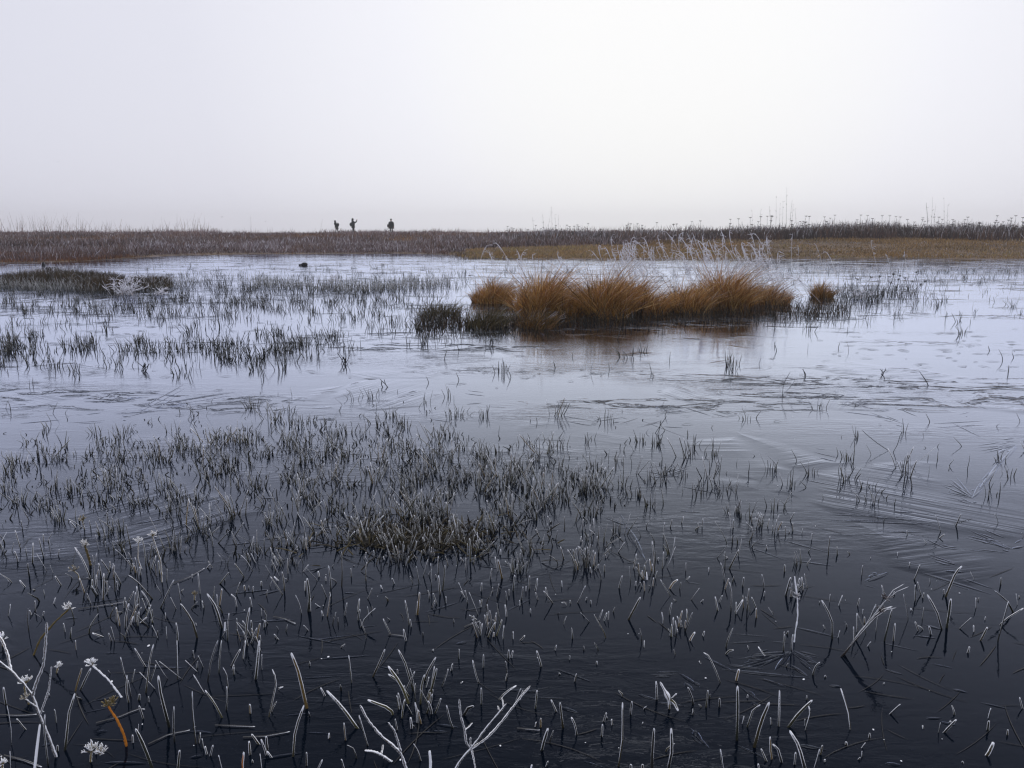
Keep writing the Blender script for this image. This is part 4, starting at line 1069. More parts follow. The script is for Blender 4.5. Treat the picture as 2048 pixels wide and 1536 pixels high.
def plume(root, c, bx, by, tx, ty, r, arch):
    b = ground(bx, by)
    y1 = b[1] + r.gauss(0, 0.12)
    tip = at_depth(tx, ty, y1)
    L = np.linalg.norm(tip - b)
    droop = r.uniform(0.02, 0.14) * L
    p1 = b + (tip - b) * 0.40 + np.array([0, 0, 0.04 * L])
    p2 = b + (tip - b) * 0.8 + np.array([-0.03 * L * arch, 0, 0.045 * L])
    p3 = tip + np.array([droop * arch, 0, -droop * 0.35])
    n = 15
    tt = np.linspace(0, 1, n)[:, None]
    P = (1 - tt) ** 3 * b + 3 * tt * (1 - tt) ** 2 * p1 + 3 * tt ** 2 * (1 - tt) * p2 + tt ** 3 * p3
    W = np.full((1, n), 0.0026) * r.uniform(0.75, 1.15); W[0, -6:] = np.array([0.003, 0.004, 0.0058, 0.0065, 0.0045, 0.001]) * r.uniform(0.7, 1.2)
    fr = np.linspace(0.45, 1.0, n)[None] + 0.2
    V, F, T, R = tubes(P[None], W, W * 0.8, np.array([[1.0, 0.2, 0]]), 4, np.array([[0.33, 0.22, 0.13]]), fr, edge=False)
    h = Heap(); h.add(V, F, T, R)
    for k in range(10):                                   # loose frosted spikelets of the panicle
        i = n - 1 - r.randrange(7)
        p = P[i]; dd = np.array([r.gauss(0.5 * arch, 0.5), r.gauss(0, 0.4), r.gauss(-0.1, 0.4)]) * 0.07
        Q = np.array([p, p + dd * 0.6, p + dd + np.array([0, 0, -0.012])])
        W2 = np.array([[0.0016, 0.0036, 0.0010]])
        h.add(*tubes(Q[None], W2, W2, np.array([[0.8, 0.6, 0]]), 4, np.array([[0.4, 0.33, 0.28]]), np.full((1, 3), 1.0), edge=False))
    link('plume_stem', h.mesh('plume_stem', M_FAR, c), root)

r = random.Random(17)
for n_, x0, x1, t0, t1, ids in ((60, 1200, 1320, 464, 545, (4, 5)), (100, 1335, 1520, 454, 545, (6, 7, 8)), (18, 968, 1190, 475, 530, (2, 3)), (22, 1500, 1600, 490, 560, (8,))):
    for k in range(n_):
        tx = r.uniform(x0, x1); ty = t0 + (t1 - t0) * r.random() ** 0.8
        i = r.choice(ids); root, c = TUSS[i]
        bx = tx + r.uniform(12, 72); by = r.uniform(584, 608)
        plume(root, c, bx, by, tx, ty, r, r.choice([1, 1, 0.6, -0.6]))
for (bx, by, tx, ty) in ((1582, 590, 1583, 462), (1590, 572, 1600, 488), (1652, 560, 1632, 487), (1760, 560, 1740, 480), (1680, 575, 1655, 500), (1815, 555, 1807, 500), (1790, 560, 1770, 505), (1550, 600, 1530, 470), (955, 600, 962, 485), (900, 560, 905, 520)):
    root = link('lone_reed', None, loc=ground(bx, by)); c = np.array(root.location)
    tag(root, cat='reed', group='lone frosted reeds beside the tussocks')
    plume(root, c, bx, by, tx, ty, r, r.choice([1, -0.5, 0.3]))
    side = 'right of the golden island' if bx > 1560 else ('between the last two golden tussocks' if bx > 1500 else 'left of the golden island')
    to_label.append((root, 'lone frosted reed ' + side, bx))
number_labels(to_label)

# ------------------------------------------------------------------ left hummock, log, twig bush, clod, dark sprouts
C_TURF = np.array([[0.075, 0.052, 0.026], [0.05, 0.04, 0.026], [0.10, 0.066, 0.030], [0.06, 0.06, 0.05]])
M_TURF = plain_material('turf_mat', (0.030, 0.024, 0.015), 0.95, 12, 0.5)
def hummock(px, py, rxpx, ry, hgt, n, label, frost, seed):
    c0 = ground(px, py); rx = rxpx * c0[1] / FPX
    root, c = mound('grass_hummock', px, py, rx, ry, hgt, label, 'hummock', M_TURF, seed)
    rr_ = np.sqrt(RNG.uniform(0, 1, n)); th = RNG.uniform(0, 6.283, n)
    ox, oy = rr_ * np.cos(th), rr_ * np.sin(th)
    base = np.stack([c[0] + ox * rx, c[1] + oy * ry, hgt * (1 - rr_ ** 2) * 0.7], -1)
    L = RNG.uniform(0.08, 0.26, n)
    d = np.stack([RNG.normal(0, .4, n), RNG.normal(0, .4, n), np.ones(n)], -1); d /= np.linalg.norm(d, axis=1, keepdims=True)
    t = np.linspace(0, 1, 4)
    P = base[:, None] + d[:, None] * (t[None, :, None] * L[:, None, None]); P[:, :, 0] += (t ** 2)[None] * RNG.normal(0, .05, (n, 1))
    W = np.full((n, 1), 0.0045) * np.array([[1, 1, 0.8, 0.15]])
    a = RNG.uniform(-1, 1, n)
    V, F, T, R = tubes(P, W, W, np.stack([np.cos(a), np.sin(a), 0 * a], -1), 2, C_TURF[RNG.integers(0, 4, n)], np.array([[0, .1, .3, .6]]) + frost + RNG.normal(0, .2, (n, 1)), edge=False)
    tag(link('blades', mesh_from('blades', V - c, F, M_FAR, T, R), root), kind='stuff')
hummock(115, 566, 135, 0.8, 0.20, 4200, 'long dark grassy hummock on the ice at the left edge', -0.05, 3)
hummock(205, 578, 45, 0.5, 0.12, 900, 'small olive hummock in front of the long dark one', -0.1, 5)
hummock(300, 573, 42, 0.5, 0.11, 900, 'low olive hummock just right of the white twig bush', 0.1, 6)

def lumpy(name, pieces, mat, seed):
    bm = bmesh.new()
    for (cx, cy, cz, sx, sy, sz) in pieces:
        g = bmesh.ops.create_icosphere(bm, subdivisions=3, radius=1)
        for v in g['verts']:
            k = 1 + 0.45 * (float(fbm(v.co.x * 2 + seed, v.co.y * 2 + v.co.z * 1.7, seed)) - 0.5)
            v.co = Vector((cx + v.co.x * sx * k, cy + v.co.y * sy * k, cz + v.co.z * sz * k))
    me = bpy.data.meshes.new(name); bm.to_mesh(me); bm.free(); me.materials.append(mat)
    for p in me.polygons: p.use_smooth = True
    return me
M_DARK = plain_material('wet_bark', (0.012, 0.012, 0.013), 0.7, 20, 0.5)
c = ground(607, 531)
o = link('clod', lumpy('clod', [(0.03, 0, .035, .11, .09, .07), (-0.11, 0, .02, .06, .05, .035)], M_DARK, 2), loc=c)
tag(o, 'small dark lump sitting on the far ice left of centre', 'clod')

def stump():
    c = ground(100, 549); s = c[1] / FPX
    root = link('rotten_stump', None, loc=c)
    tag(root, 'black rotten stump with white frost behind the left hummock', 'stump')
    me = lumpy('wood', [(0, 0, .10, 16 * s, .2, 8 * s), (-14 * s, .05, .09, 12 * s, .15, 6 * s), (-10 * s, 0, .22, 4 * s, .07, 9 * s), (10 * s, 0, .12, 9 * s, .12, 7 * s)], M_DARK, 7)
    link('wood', me, root)
    h = Heap(); n = 260
    b = np.stack([RNG.normal(c[0], 24 * s, n), RNG.normal(c[1] - .1, .2, n), np.abs(RNG.normal(0.0, .05, n))], -1)
    L = RNG.uniform(.06, .28, n); d = np.stack([RNG.normal(0, .6, n), RNG.normal(0, .5, n), np.ones(n)], -1); d /= np.linalg.norm(d, axis=1, keepdims=True)
    t = np.linspace(0, 1, 4); P = b[:, None] + d[:, None] * (t[None, :, None] * L[:, None, None])
    W = np.full((n, 1), 0.006) * np.array([[1, .9, .7, .2]])
    h.add(*tubes(P, W, W, np.tile([[1., 0, 0]], (n, 1)), 2, np.full((n, 3), .35), np.full((n, 4), .9), edge=False))
    tag(link('frosted_grass', h.mesh('frosted_grass', M_FAR, c), root), kind='stuff')
stump()

def twig_bush(px, py, wpx, hpx, n, label):
    c = ground(px, py); s = c[1] / FPX
    root = link('twig_bush', None, loc=c)
    tag(root, label, 'twig bush')
    r = random.Random(px)
    for k in range(n):
        a = r.uniform(-1.1, 1.1)
        L = hpx * s * r.uniform(0.6, 1.1)
        p0 = c + np.array([r.gauss(0, wpx * s * .35), r.gauss(0, .12), -0.02])
        p1 = p0 + np.array([math.sin(a) * L * .5, r.gauss(0, .08), math.cos(a) * L * .6])
        p2 = p1 + np.array([math.sin(a) * L * .5 + .2 * L, r.gauss(0, .06), math.cos(a) * L * .3])
        h = Heap(); P = bez(np.array([p0, p1, p2]), 8)
        W = np.linspace(.006, .003, 8)[None]
        h.add(*tubes(P[None], W, W, np.array([[1., 0, 0]]), 4, np.array([[.3, .28, .27]]), np.linspace(.5, 1.1, 8)[None], edge=False))
        for q in range(7):
            p = P[r.randrange(2, 8)]; dd = np.array([r.gauss(0, 1), r.gauss(0, .7), r.gauss(.3, .7)]) * .07
            Q = np.array([p, p + dd * .5, p + dd]); W2 = np.array([[.003, .005, .002]])
            h.add(*tubes(Q[None], W2, W2, np.array([[.5, .5, .4]]), 4, np.array([[.4, .4, .4]]), np.full((1, 3), 1.1), edge=False))
        link('twig', h.mesh('twig', M_FAR, c), root)
twig_bush(252, 590, 38, 46, 26, 'sprawling twig bush white with frost right of the long hummock')
twig_bush(318, 590, 12, 18, 7, 'little white frosted twigs right of the sprawling bush')
twig_bush(668, 566, 6, 16, 5, 'tiny white frosted sprig in the middle distance left of centre')
twig_bush(1500, 604, 20, 22, 10, 'white frosted twigs at the foot of the right golden tussock')
twig_bush(1722, 598, 10, 24, 6, 'white frosted twigs among the dark stems right of the island')

def sprout(px, py, hpx, n, label):
    c = ground(px, py); s = c[1] / FPX; root = link('dark_sprout', None, loc=c)
    tag(root, label, 'sprout', 'dark sprouts on the open ice'); r = random.Random(px)
    for k in range(n):
        L = hpx * s * r.uniform(.6, 1.1); p0 = c + np.array([r.gauss(0, .02), r.gauss(0, .02), -.01])
        p2 = p0 + np.array([r.gauss(0, .5) * L, r.gauss(0, .3) * L, L])
        V, F, T, R = leaf_geo(np.array([p0, (p0 + p2) / 2 + np.array([r.gauss(0, .1) * L, 0, 0]), p2]), .0034, (.012, .013, .014), frost=-.35, seed=k)
        link('leaf', mesh_from('leaf', V - c, F, M_STUB, T, R), root)
for a in ((980, 693, 26, 6, 'dark sprout below the olive sedge tussock'), (690, 728, 24, 9, 'spiky dark sprout group left of centre'), (285, 742, 20, 7, 'spiky dark sprout at middle left'), (525, 720, 20, 6, 'dark sprout left of the spiky group'),
          (1766, 748, 18, 4, 'small dark sprout on the right ice'), (1470, 742, 14, 4, 'small dark sprout below the right tussocks'), (1946, 628, 12, 4, 'tiny dark sprout near the right edge'), (450, 725, 22, 4, 'thin dark sprout at middle left'), (775, 775, 24, 3, 'lone dark stalk on the pale ice left of centre'), (1317, 868, 36, 2, 'lone straight stalk on the ice right of centre'), (1785, 905, 44, 2, 'lone tall stalk on the right ice'), (1558, 790, 50, 2, 'thin tall stalk on the ice right of centre')):
    sprout(*a)

# ------------------------------------------------------------------ vegetation of the banks
def bank_field(n, x0, x1, d0, d1, hmin, hmax, tints, frost, seed, mask=None, wk=0.00030, lean=0.35, clump=0.0, lf=1.0):
    px = RNG.uniform(x0, x1, n)
    u = RNG.uniform(0, 1, n)
    y = d0 * (d1 / d0) ** u
    x = (px - 1024) / FPX * y * math.cos(PITCH)
    y = y + 0
    z = terrain_z(x, y)
    ok = z > 0.005 + 0.02 * fbm(x * 0.8, y * 0.8, 90)
    if mask is not None: ok &= mask(px, x, y)
    px, x, y, z = px[ok], x[ok], y[ok], z[ok]; n = len(px)
    cn = fbm(x * 0.9, y * 0.5, seed)
    L = RNG.uniform(hmin, hmax, n) * (1 - clump + 2 * clump * cn) * (1 - lf * 0.45 + lf * 0.95 * sstep(0.3, 0.75, fbm(x * 0.22, y * 0.10, seed + 50)) + 0.25 * (fbm(x * 2.2, y * 0.6, seed + 60) - .5))
    d = np.stack([RNG.normal(0.05, lean, n), RNG.normal(0, lean, n), np.ones(n)], -1); d /= np.linalg.norm(d, axis=1, keepdims=True)
    t = np.linspace(0, 1, 3)
    base = np.stack([x, y, z - 0.02], -1)
    P = base[:, None] + d[:, None] * (t[None, :, None] * L[:, None, None]); P[:, 2, 0] += RNG.normal(0, 0.15, n) * L
    W = (wk * y * RNG.uniform(0.6, 1.4, n))[:, None] * np.array([[1, 0.85, 0.2]])
    a = RNG.uniform(-.8, .8, n)
    ti = tints[np.clip((fbm(x * 0.33, y * 0.16, seed + 9) * 1.7 - 0.35 + RNG.normal(0, .16, n)) * len(tints), 0, len(tints) - 1).astype(int)] * RNG.uniform(0.6, 1.4, (n, 1))
    fr = np.array([[0., .15, .4]]) + frost + (cn[:, None] - .5) * 0.5 + RNG.normal(0, .18, (n, 1))
    return tubes(P, W, W, np.stack([np.cos(a), np.sin(a), 0 * a], -1), 2, ti, fr, edge=False)

HEATH = np.array([[0.12, 0.062, 0.042], [0.17, 0.125, 0.12], [0.08, 0.052, 0.052], [0.21, 0.17, 0.17], [0.13, 0.075, 0.05]])
RUST = np.array([[0.22, 0.10, 0.045], [0.16, 0.075, 0.035], [0.25, 0.135, 0.055]])
LAWN = 1.15 * np.array([[0.25, 0.155, 0.055], [0.18, 0.115, 0.050], [0.30, 0.20, 0.085], [0.20, 0.15, 0.10], [0.23, 0.175, 0.055]])
h = Heap()
leftm = lambda px, x, y: (RNG.uniform(0, 1, len(px)) > sstep(1000, 1500, px)) & ~((px > 930) & (y < 46))
h.add(*bank_field(70000, -60, 1500, 30, 110, 0.10, 0.42, HEATH, 0.12, 3, leftm, clump=0.5))
h.add(*bank_field(9000, -60, 330, 29, 36, 0.06, 0.2, RUST, -0.15, 5))
h.add(*bank_field(14000, -60, 1100, 60, 98, 0.10, 0.26, RUST, -0.1, 6, lambda px, x, y: fbm(x * .1, y * .05, 2) > .5))
h.add(*bank_field(16000, 250, 900, 37, 60, 0.12, 0.42, HEATH * 1.2, 0.22, 8, lambda px, x, y: fbm(x * .25, y * .12, 41) > .5, clump=0.6))
h.add(*bank_field(16000, -60, 1350, 32, 90, 0.15, 0.45, HEATH * 0.38, -0.15, 28, lambda px, x, y: (fbm(x * .16, y * .10, 37) > .53) & ~((px > 930) & (y < 46)), clump=.5))
o = link('heath_grass', h.mesh('heath_grass', M_FAR)); tag(o, 'brown and frosted grey heath covering the far left bank', 'heath', kind='stuff')
h = Heap()
h.add(*bank_field(60000, 900, 2110, 33.5, 56, 0.03, 0.13, LAWN, -0.05, 13, lambda px, x, y: (RNG.uniform(0, 1, len(px)) < sstep(900, 1500, px)) | (y < 41)))
h.add(*bank_field(22000, 925, 1500, 33.6, 47, 0.05, 0.14, LAWN * 1.2, -0.1, 14))
h.add(*bank_field(14000, 1000, 2110, 34.5, 54, 0.04, 0.16, LAWN * 0.5, -0.1, 15, lambda px, x, y: (fbm(x * .12, y * .55, 33) > .54) & (px > 1250)))
h.add(*bank_field(7000, 1000, 2110, 34, 54, 0.03, 0.12, LAWN * np.array([1.1, 1.2, 1.3]), 0.25, 16, lambda px, x, y: (fbm(x * .10, y * .6, 35) > .56) & (px > 1250)))
o = link('bank_grass', h.mesh('bank_grass', M_FAR)); tag(o, 'short golden brown grass on the right bank', 'grass', kind='stuff')
h = Heap()
DK = np.array([[0.05, 0.036, 0.032], [0.035, 0.028, 0.028], [0.07, 0.048, 0.04], [0.11, 0.06, 0.038], [0.06, 0.05, 0.05]])
h.add(*bank_field(22000, 1330, 2110, 46, 66, 0.25, 0.95, DK, 0.10, 21, lambda px, x, y: (RNG.uniform(0, 1, len(px)) < sstep(1330, 1600, px)) & (y > 49 + 8 * (fbm(x * .35, y * 0, 71) - .5) + 4 * (1 - sstep(1400, 2000, px)) + RNG.normal(0, .8, len(px))), lean=0.18, clump=0.45, lf=0.35))
h.add(*bank_field(3600, 1000, 1480, 58, 72, 0.2, 0.75, DK * 1.4, 0.2, 22, lean=0.14, clump=0.4))
h.add(*bank_field(2500, 1060, 1140, 58, 66, 0.25, 0.8, DK * 1.3, 0.0, 24, lean=0.2))
o = link('rank_herbs', h.mesh('rank_herbs', M_FAR)); tag(o, 'dark rank herbs in a thicket along the right skyline', 'herbs', kind='stuff')
h = Heap()
h.add(*bank_field(14000, -60, 1250, 84, 99, 0.15, 0.62, HEATH * 1.6, 0.05, 25, lambda px, x, y: RNG.uniform(0, 1, len(px)) < (0.10 + 0.45 * sstep(.4, .7, fbm(px / 60., px * 0, 5)) + 0.9 * np.exp(-((px - 160) / 170) ** 2) + .5 * np.exp(-((px - 340) / 80) ** 2)), lean=0.15, wk=0.00016))
h.add(*bank_field(330, -30, 430, 86, 98, 0.8, 1.9, HEATH * 1.6, 0.05, 26, lean=0.12, wk=0.00016))
h.add(*bank_field(1500, 710, 860, 88, 94, 0.3, 0.62, HEATH * 1.6, 0.1, 27, lambda px, x, y: RNG.uniform(0, 1, len(px)) < np.exp(-((px - 770) / 40) ** 2)))
o = link('skyline_grass', h.mesh('skyline_grass', M_FAR)); tag(o, 'pale frosted tall grass fringing the left skyline', 'tall grass', kind='stuff')

# dry umbels along the right skyline: each one its own plant
def skyline_umbel(px, y, hgt, r, nheads):
    x = (px - 1024) / FPX * y * math.cos(PITCH); z = float(terrain_z(x, y))
    c = np.array([x, y, z])
    root = link('dry_umbel', None, loc=c)
    P = bez(np.array([c - [0, 0, .03], c + [r.gauss(0, .03), 0, hgt * .5], c + [r.gauss(0, .09), 0, hgt]]), 6)
    W = np.linspace(.012, .007, 6)[None]
    V, F, T, R = tubes(P[None], W, W, np.array([[1., 0, 0]]), 4, np.array([[.04, .034, .032]]), np.full((1, 6), .1), edge=False)
    link('stalk', mesh_from('stalk', V - c, F, M_FAR, T, R), root)
    for k in range(nheads):
        q = P[-1] if k == 0 else P[3] + np.array([r.uniform(-.16, .16), 0, r.uniform(.0, .22) * hgt])
        hh = Heap()
        if k:
            Pb = np.array([P[3], (P[3] + q) / 2 + [0, 0, -.02], q]); Wb = np.array([[.007, .006, .005]])
            hh.add(*tubes(Pb[None], Wb, Wb, np.array([[1., 0, 0]]), 4, np.array([[.04, .034, .032]]), np.full((1, 3), .1), edge=False))
        for j in range(7):
            a = j * 2 * math.pi / 7; e_ = q + np.array([math.cos(a) * .085, math.sin(a) * .085, .05])
            Pr = np.array([q, (q + e_) / 2 + [0, 0, .012], e_, e_ + [0, 0, .018]]); Wr = np.array([[.007, .010, .030, .008]])
            hh.add(*tubes(Pr[None], Wr, Wr * .6, np.array([[-math.sin(a), math.cos(a), 0.]]), 4, np.array([[.035, .03, .03]]), np.full((1, 4), .2), edge=False))
        link('seed_head', hh.mesh('seed_head', M_FAR, c), root)
    return root
r = random.Random(44)
lab = []
NUM = 110
for k in range(NUM):
    px = 1490 + (2050 - 1490) * (k + r.gauss(0, 2.5)) / NUM
    hg = .45 + 1.05 * r.random() ** 1.4; nh = r.choice([1, 1, 2, 3])
    o = skyline_umbel(px, r.uniform(51, 66), hg, r, nh)
    zone = ('left of the tall canes on the right skyline' if px < 1540 else 'under the tall canes on the right skyline' if px < 1610 else 'just right of the tall canes' if px < 1720 else 'midway along the dark right thicket' if px < 1840 else 'under the second cane group at right' if px < 1910 else 'on the skyline near the right edge')
    tag(o, None, 'dry umbel', 'dry umbels along the right skyline')
    lab.append((o, ('tall ' if hg > .85 else 'short ') + ('single', 'double', 'triple')[nh - 1] + '-headed umbel ' + zone, px))
for k in range(34):
    px = r.uniform(1010, 1470)
    hg = r.uniform(.7, 1.2); nh = r.choice([1, 1, 2])
    o = skyline_umbel(px, r.uniform(60, 70), hg, r, nh)
    tag(o, None, 'dry umbel', 'dry umbels above the golden tussocks')
    lab.append((o, ('tall ' if hg > .95 else 'short ') + ('single', 'double')[nh - 1] + '-headed umbel on the skyline above the ' + ('left' if px < 1180 else 'biggest' if px < 1330 else 'right') + ' golden tussocks', px))
for k in range(13):
    px = r.uniform(1700, 1830); p = ground(px, r.uniform(578, 600))
    root = link('pond_umbel', None, loc=p); c = p
    hgt = r.uniform(.22, .42); y = p[1]
    P = bez(np.array([p - [0, 0, .02], p + [r.gauss(0, .03), 0, hgt * .5], p + [r.gauss(0, .07), 0, hgt]]), 6); W = np.full((1, 6), .0032)
    V, F, T, R = tubes(P[None], W, W, np.array([[1., 0, 0]]), 4, np.array([[.03, .03, .03]]), np.full((1, 6), .2), edge=False)
    link('stalk', mesh_from('stalk', V - c, F, M_FAR, T, R), root)
    hh = umbel_geo(P[-1], (0, 0, 1), .045, 8, r, (.03, .03, .03), -.5)
    link('seed_head', hh.mesh('seed_head', M_FAR, c), root)
    tag(root, None, 'dry umbel', 'dark umbels right of the island'); lab.append((root, 'dark umbel in the ice right of the golden island', px))

number_labels(lab)

def cane(px, y, top_py, r):
    x = (px - 1024) / FPX * y * math.cos(PITCH); z = float(terrain_z(x, y)); c = np.array([x, y, z])
    tip = at_depth(px + r.gauss(0, 5), top_py, y)
    P = bez(np.array([c - [0, 0, .03], (c + tip) / 2 + [r.gauss(0, .04), 0, 0], tip]), 7); W = np.linspace(.012, .004, 7)[None] * r.uniform(.7, 1.1)
    V, F, T, R = tubes(P[None], W, W, np.array([[1., 0, 0]]), 4, np.array([[.10, .09, .085]]), np.full((1, 7), .35), edge=False)
    hh = Heap(); hh.add(V, F, T, R)
    for j in range(5):
        i = r.randrange(3, 7); p = P[i]; dd = np.array([r.gauss(0, .07), r.gauss(0, .05), r.uniform(.03, .16)])
        Q = np.array([p, p + dd * .6, p + dd]); W2 = np.array([[.004, .006, .002]])
        hh.add(*tubes(Q[None], W2, W2, np.array([[0.6, .8, 0]]), 4, np.array([[.10, .09, .085]]), np.full((1, 3), .4), edge=False))
    return link('tall_cane', hh.mesh('tall_cane', M_FAR, c), loc=c)
lab = []
for px, tp, y in ((1573, 376, 54), (1551, 396, 55), (1580, 400, 54), (1566, 404, 56), (1584, 410, 55), (1546, 412, 54), (1559, 408, 57), (1523, 422, 55), (1505, 424, 56), (1598, 418, 55), (1863, 394, 56), (1858, 404, 57), (1870, 408, 56), (1852, 410, 55), (1890, 398, 57), (1896, 412, 58),
                  (1104, 416, 64), (1094, 424, 65), (1088, 428, 64), (1112, 430, 66), (1068, 434, 65), (1120, 432, 64), (155, 424, 90), (135, 436, 90), (112, 438, 92), (500, 436, 94), (640, 440, 96)):
    o = cane(px, y, tp, r)
    grp = 'left part of the right skyline' if 1480 < px < 1650 else ('dark thicket at far right' if px > 1650 else ('skyline above the golden tussocks' if px > 1000 else 'left skyline'))
    tag(o, cat='cane', group='tall canes on the skyline'); lab.append((o, 'tall thin cane on the ' + grp, px))
number_labels(lab)

# ------------------------------------------------------------------ three walkers on the crest
M_COAT = plain_material('dark_coat', (0.012, 0.017, 0.019), 0.85, 6, 0.3)
M_TROUSER = plain_material('dark_trousers', (0.016, 0.018, 0.022), 0.85, 6, 0.3)
M_SKIN = plain_material('skin', (0.35, 0.22, 0.16), 0.6, 9, 0.1)
M_BAG = plain_material('bag_cloth', (0.014, 0.018, 0.020), 0.85, 9, 0.3)

def skin_mesh(name, verts, edges, mat, levels=1):
    """verts: (x,y,z,radius); root first"""
    bm = bmesh.new()
    lay = bm.verts.layers.skin.verify()
    vs = [bm.verts.new(v[:3]) for v in verts]
    for a, b in edges: bm.edges.new((vs[a], vs[b]))
    for i, v in enumerate(vs):
        rr_ = verts[i][3]; v[lay].radius = (rr_, rr_) if not isinstance(rr_, tuple) else rr_
        v[lay].use_root = (i == 0)
    me = bpy.data.meshes.new(name); bm.to_mesh(me); bm.free()
    ob = bpy.data.objects.new(name, me); COL.objects.link(ob)
    ob.modifiers.new('skin', 'SKIN'); sb = ob.modifiers.new('sub', 'SUBSURF'); sb.levels = levels; sb.render_levels = levels
    dg = bpy.context.evaluated_depsgraph_get()
    res = bpy.data.meshes.new_from_object(ob.evaluated_get(dg))
    bpy.data.objects.remove(ob); bpy.data.meshes.remove(me)
    res.name = name
    res.materials.clear(); res.materials.append(mat)
    for p in res.polygons: p.use_smooth = True
    return res

def hand(verts, edges, wrist, d, down):
    """palm and five bent fingers; d = direction of the fingers, down = curl direction"""
    w_ = np.array(verts[wrist][:3]); d = np.array(d, float); d /= np.linalg.norm(d)
    s = np.cross(d, down); s /= np.linalg.norm(s) + 1e-9
    verts.append((*(w_ + d * .05), .034)); palm = len(verts) - 1; edges.append((wrist, palm))
    for k, (off, L) in enumerate(((-.03, .065), (-.01, .08), (.01, .075), (.03, .06))):
        a = w_ + d * .095 + s * off
        verts.append((*a, .010)); i = len(verts) - 1; edges.append((palm, i))
        verts.append((*(a + d * L * .6 + np.array(down) * L * .3), .009)); edges.append((i, i + 1))
        verts.append((*(a + d * L * .8 + np.array(down) * L * .75), .008)); edges.append((i + 1, i + 2))
    a = w_ + d * .04 + s * -.05
    verts.append((*a, .011)); i = len(verts) - 1; edges.append((palm, i))
    verts.append((*(a + d * .05 + s * -.015), .009)); edges.append((i, i + 1))

def walker(px, y, head_py, face, lean, arms, stride, label, coat_w, hat):
    x = (px - 1024) / FPX * y * math.cos(PITCH)
    z = float(terrain_z(x, y))
    root = link('person', None, loc=(x, y, z)); root.rotation_euler = (0, 0, face)
    top = float(at_depth(px, head_py, y)[2]) - z
    s = top / 1.78
    root.scale = (s, s, s)
    tag(root, label, 'person', 'walkers on the crest')
    lx, ly = lean
    V = [(0, 0, .93, .15), (lx * .4, ly * .4, 1.12, .145), (lx * .8, ly * .8, 1.32, .155), (lx, ly, 1.46, .075), (lx * 1.1, ly * 1.15, 1.55, .072), (lx * 1.15, ly * 1.25, 1.66, .088), (lx * 1.15, ly * 1.25, 1.74, .055)]
    E = [(0, 1), (1, 2), (2, 3), (3, 4), (4, 5), (5, 6)]
    V.append((lx * 1.15, ly * 1.25 - .10, 1.625, .014)); E.append((5, 7))                 # nose
    for sx in (-1, 1):                                                                  # ears
        V.append((lx * 1.15 + sx * .088, ly * 1.25 + .01, 1.63, .014)); E.append((5, len(V) - 1))
    for sx, st in ((-1, stride), (1, -stride)):
        i = len(V)
        V += [(sx * .10, 0, .86, .10), (sx * .105, -st * .5 - .02, .48, .068), (sx * .105, -st * .9 + .03, .09, .048), (sx * .11, -st * .9 - .13, .035, .038)]
        E += [(0, i), (i, i + 1), (i + 1, i + 2), (i + 2, i + 3)]
    for sx, (el, wr, fd, dn) in zip((-1, 1), arms):
        i = len(V)
        V += [(lx * .9 + sx * .19, ly * .9, 1.40, .068), (*el, .052), (*wr, .038)]
        E += [(2, i), (i, i + 1), (i + 1, i + 2)]
        hand(V, E, i + 2, fd, dn)
    body = skin_mesh('body', V, E, M_TROUSER)
    body.materials.append(M_SKIN)
    wr_pts = [Vector(a[1]) for a in arms]
    for p in body.polygons:
        c_ = p.center
        if c_.z > 1.50 or any((c_ - wq).length < .16 for wq in wr_pts): p.material_index = 1
    link('body', body, root)
    # coat: shell round the trunk, open at hem and neck, plus sleeves
    bm = bmesh.new(); rings = []
    prof = [(.66, coat_w * 1.12, .19), (.80, coat_w * 1.05, .19), (.98, coat_w * .95, .185), (1.15, coat_w * .93, .185), (1.30, .27, .21), (1.41, .24, .17), (1.48, .105, .105)]
    for zz, a, b in prof:
        k = np.clip((zz - .9) / .55, 0, 1.1)
        rings.append([bm.verts.new((lx * k + a * math.cos(2 * math.pi * i / 20), ly * k + b * math.sin(2 * math.pi * i / 20), zz + (.015 * math.sin(i * 2.1) if zz < .7 else 0))) for i in range(20)])
    for r0, r1 in zip(rings, rings[1:]):
        for i in range(20): bm.faces.new((r0[i], r0[(i + 1) % 20], r1[(i + 1) % 20], r1[i]))
    me = bpy.data.meshes.new('coat'); bm.to_mesh(me); bm.free(); me.materials.append(M_COAT)
    for p in me.polygons: p.use_smooth = True
    link('coat', me, root)
    for sx, (el, wr, fd, dn) in zip((-1, 1), arms):
        sh = np.array([lx * .9 + sx * .19, ly * .9, 1.40]); P = bez(np.array([sh, el, np.array(wr) * .92 + np.array(el) * .08]), 8)
        W = np.linspace(.088, .060, 8)[None]
        Vv, F, T, R = tubes(P[None], W, W, np.array([[0.3, 1., 0.1]]), 10, np.array([[.02, .02, .02]]), np.full((1, 8), -1.))
        link('sleeve', mesh_from('sleeve', Vv, F, M_COAT), root)
    # hood or hat
    hc = (lx * 1.15, ly * 1.25, 1.655)
    if hat == 'hood': pcs = [(hc[0], hc[1] + .03, hc[2], .125, .13, .135), (hc[0], hc[1] + .05, hc[2] - .14, .12, .12, .10)]
    else: pcs = [(hc[0], hc[1] + .01, hc[2] + .05, .115, .12, .085), (hc[0], hc[1] - .01, hc[2] + .01, .125, .13, .03)]
    link('hood' if hat == 'hood' else 'hat', lumpy('headwear', pcs, M_COAT, 3), root)
    return root, s

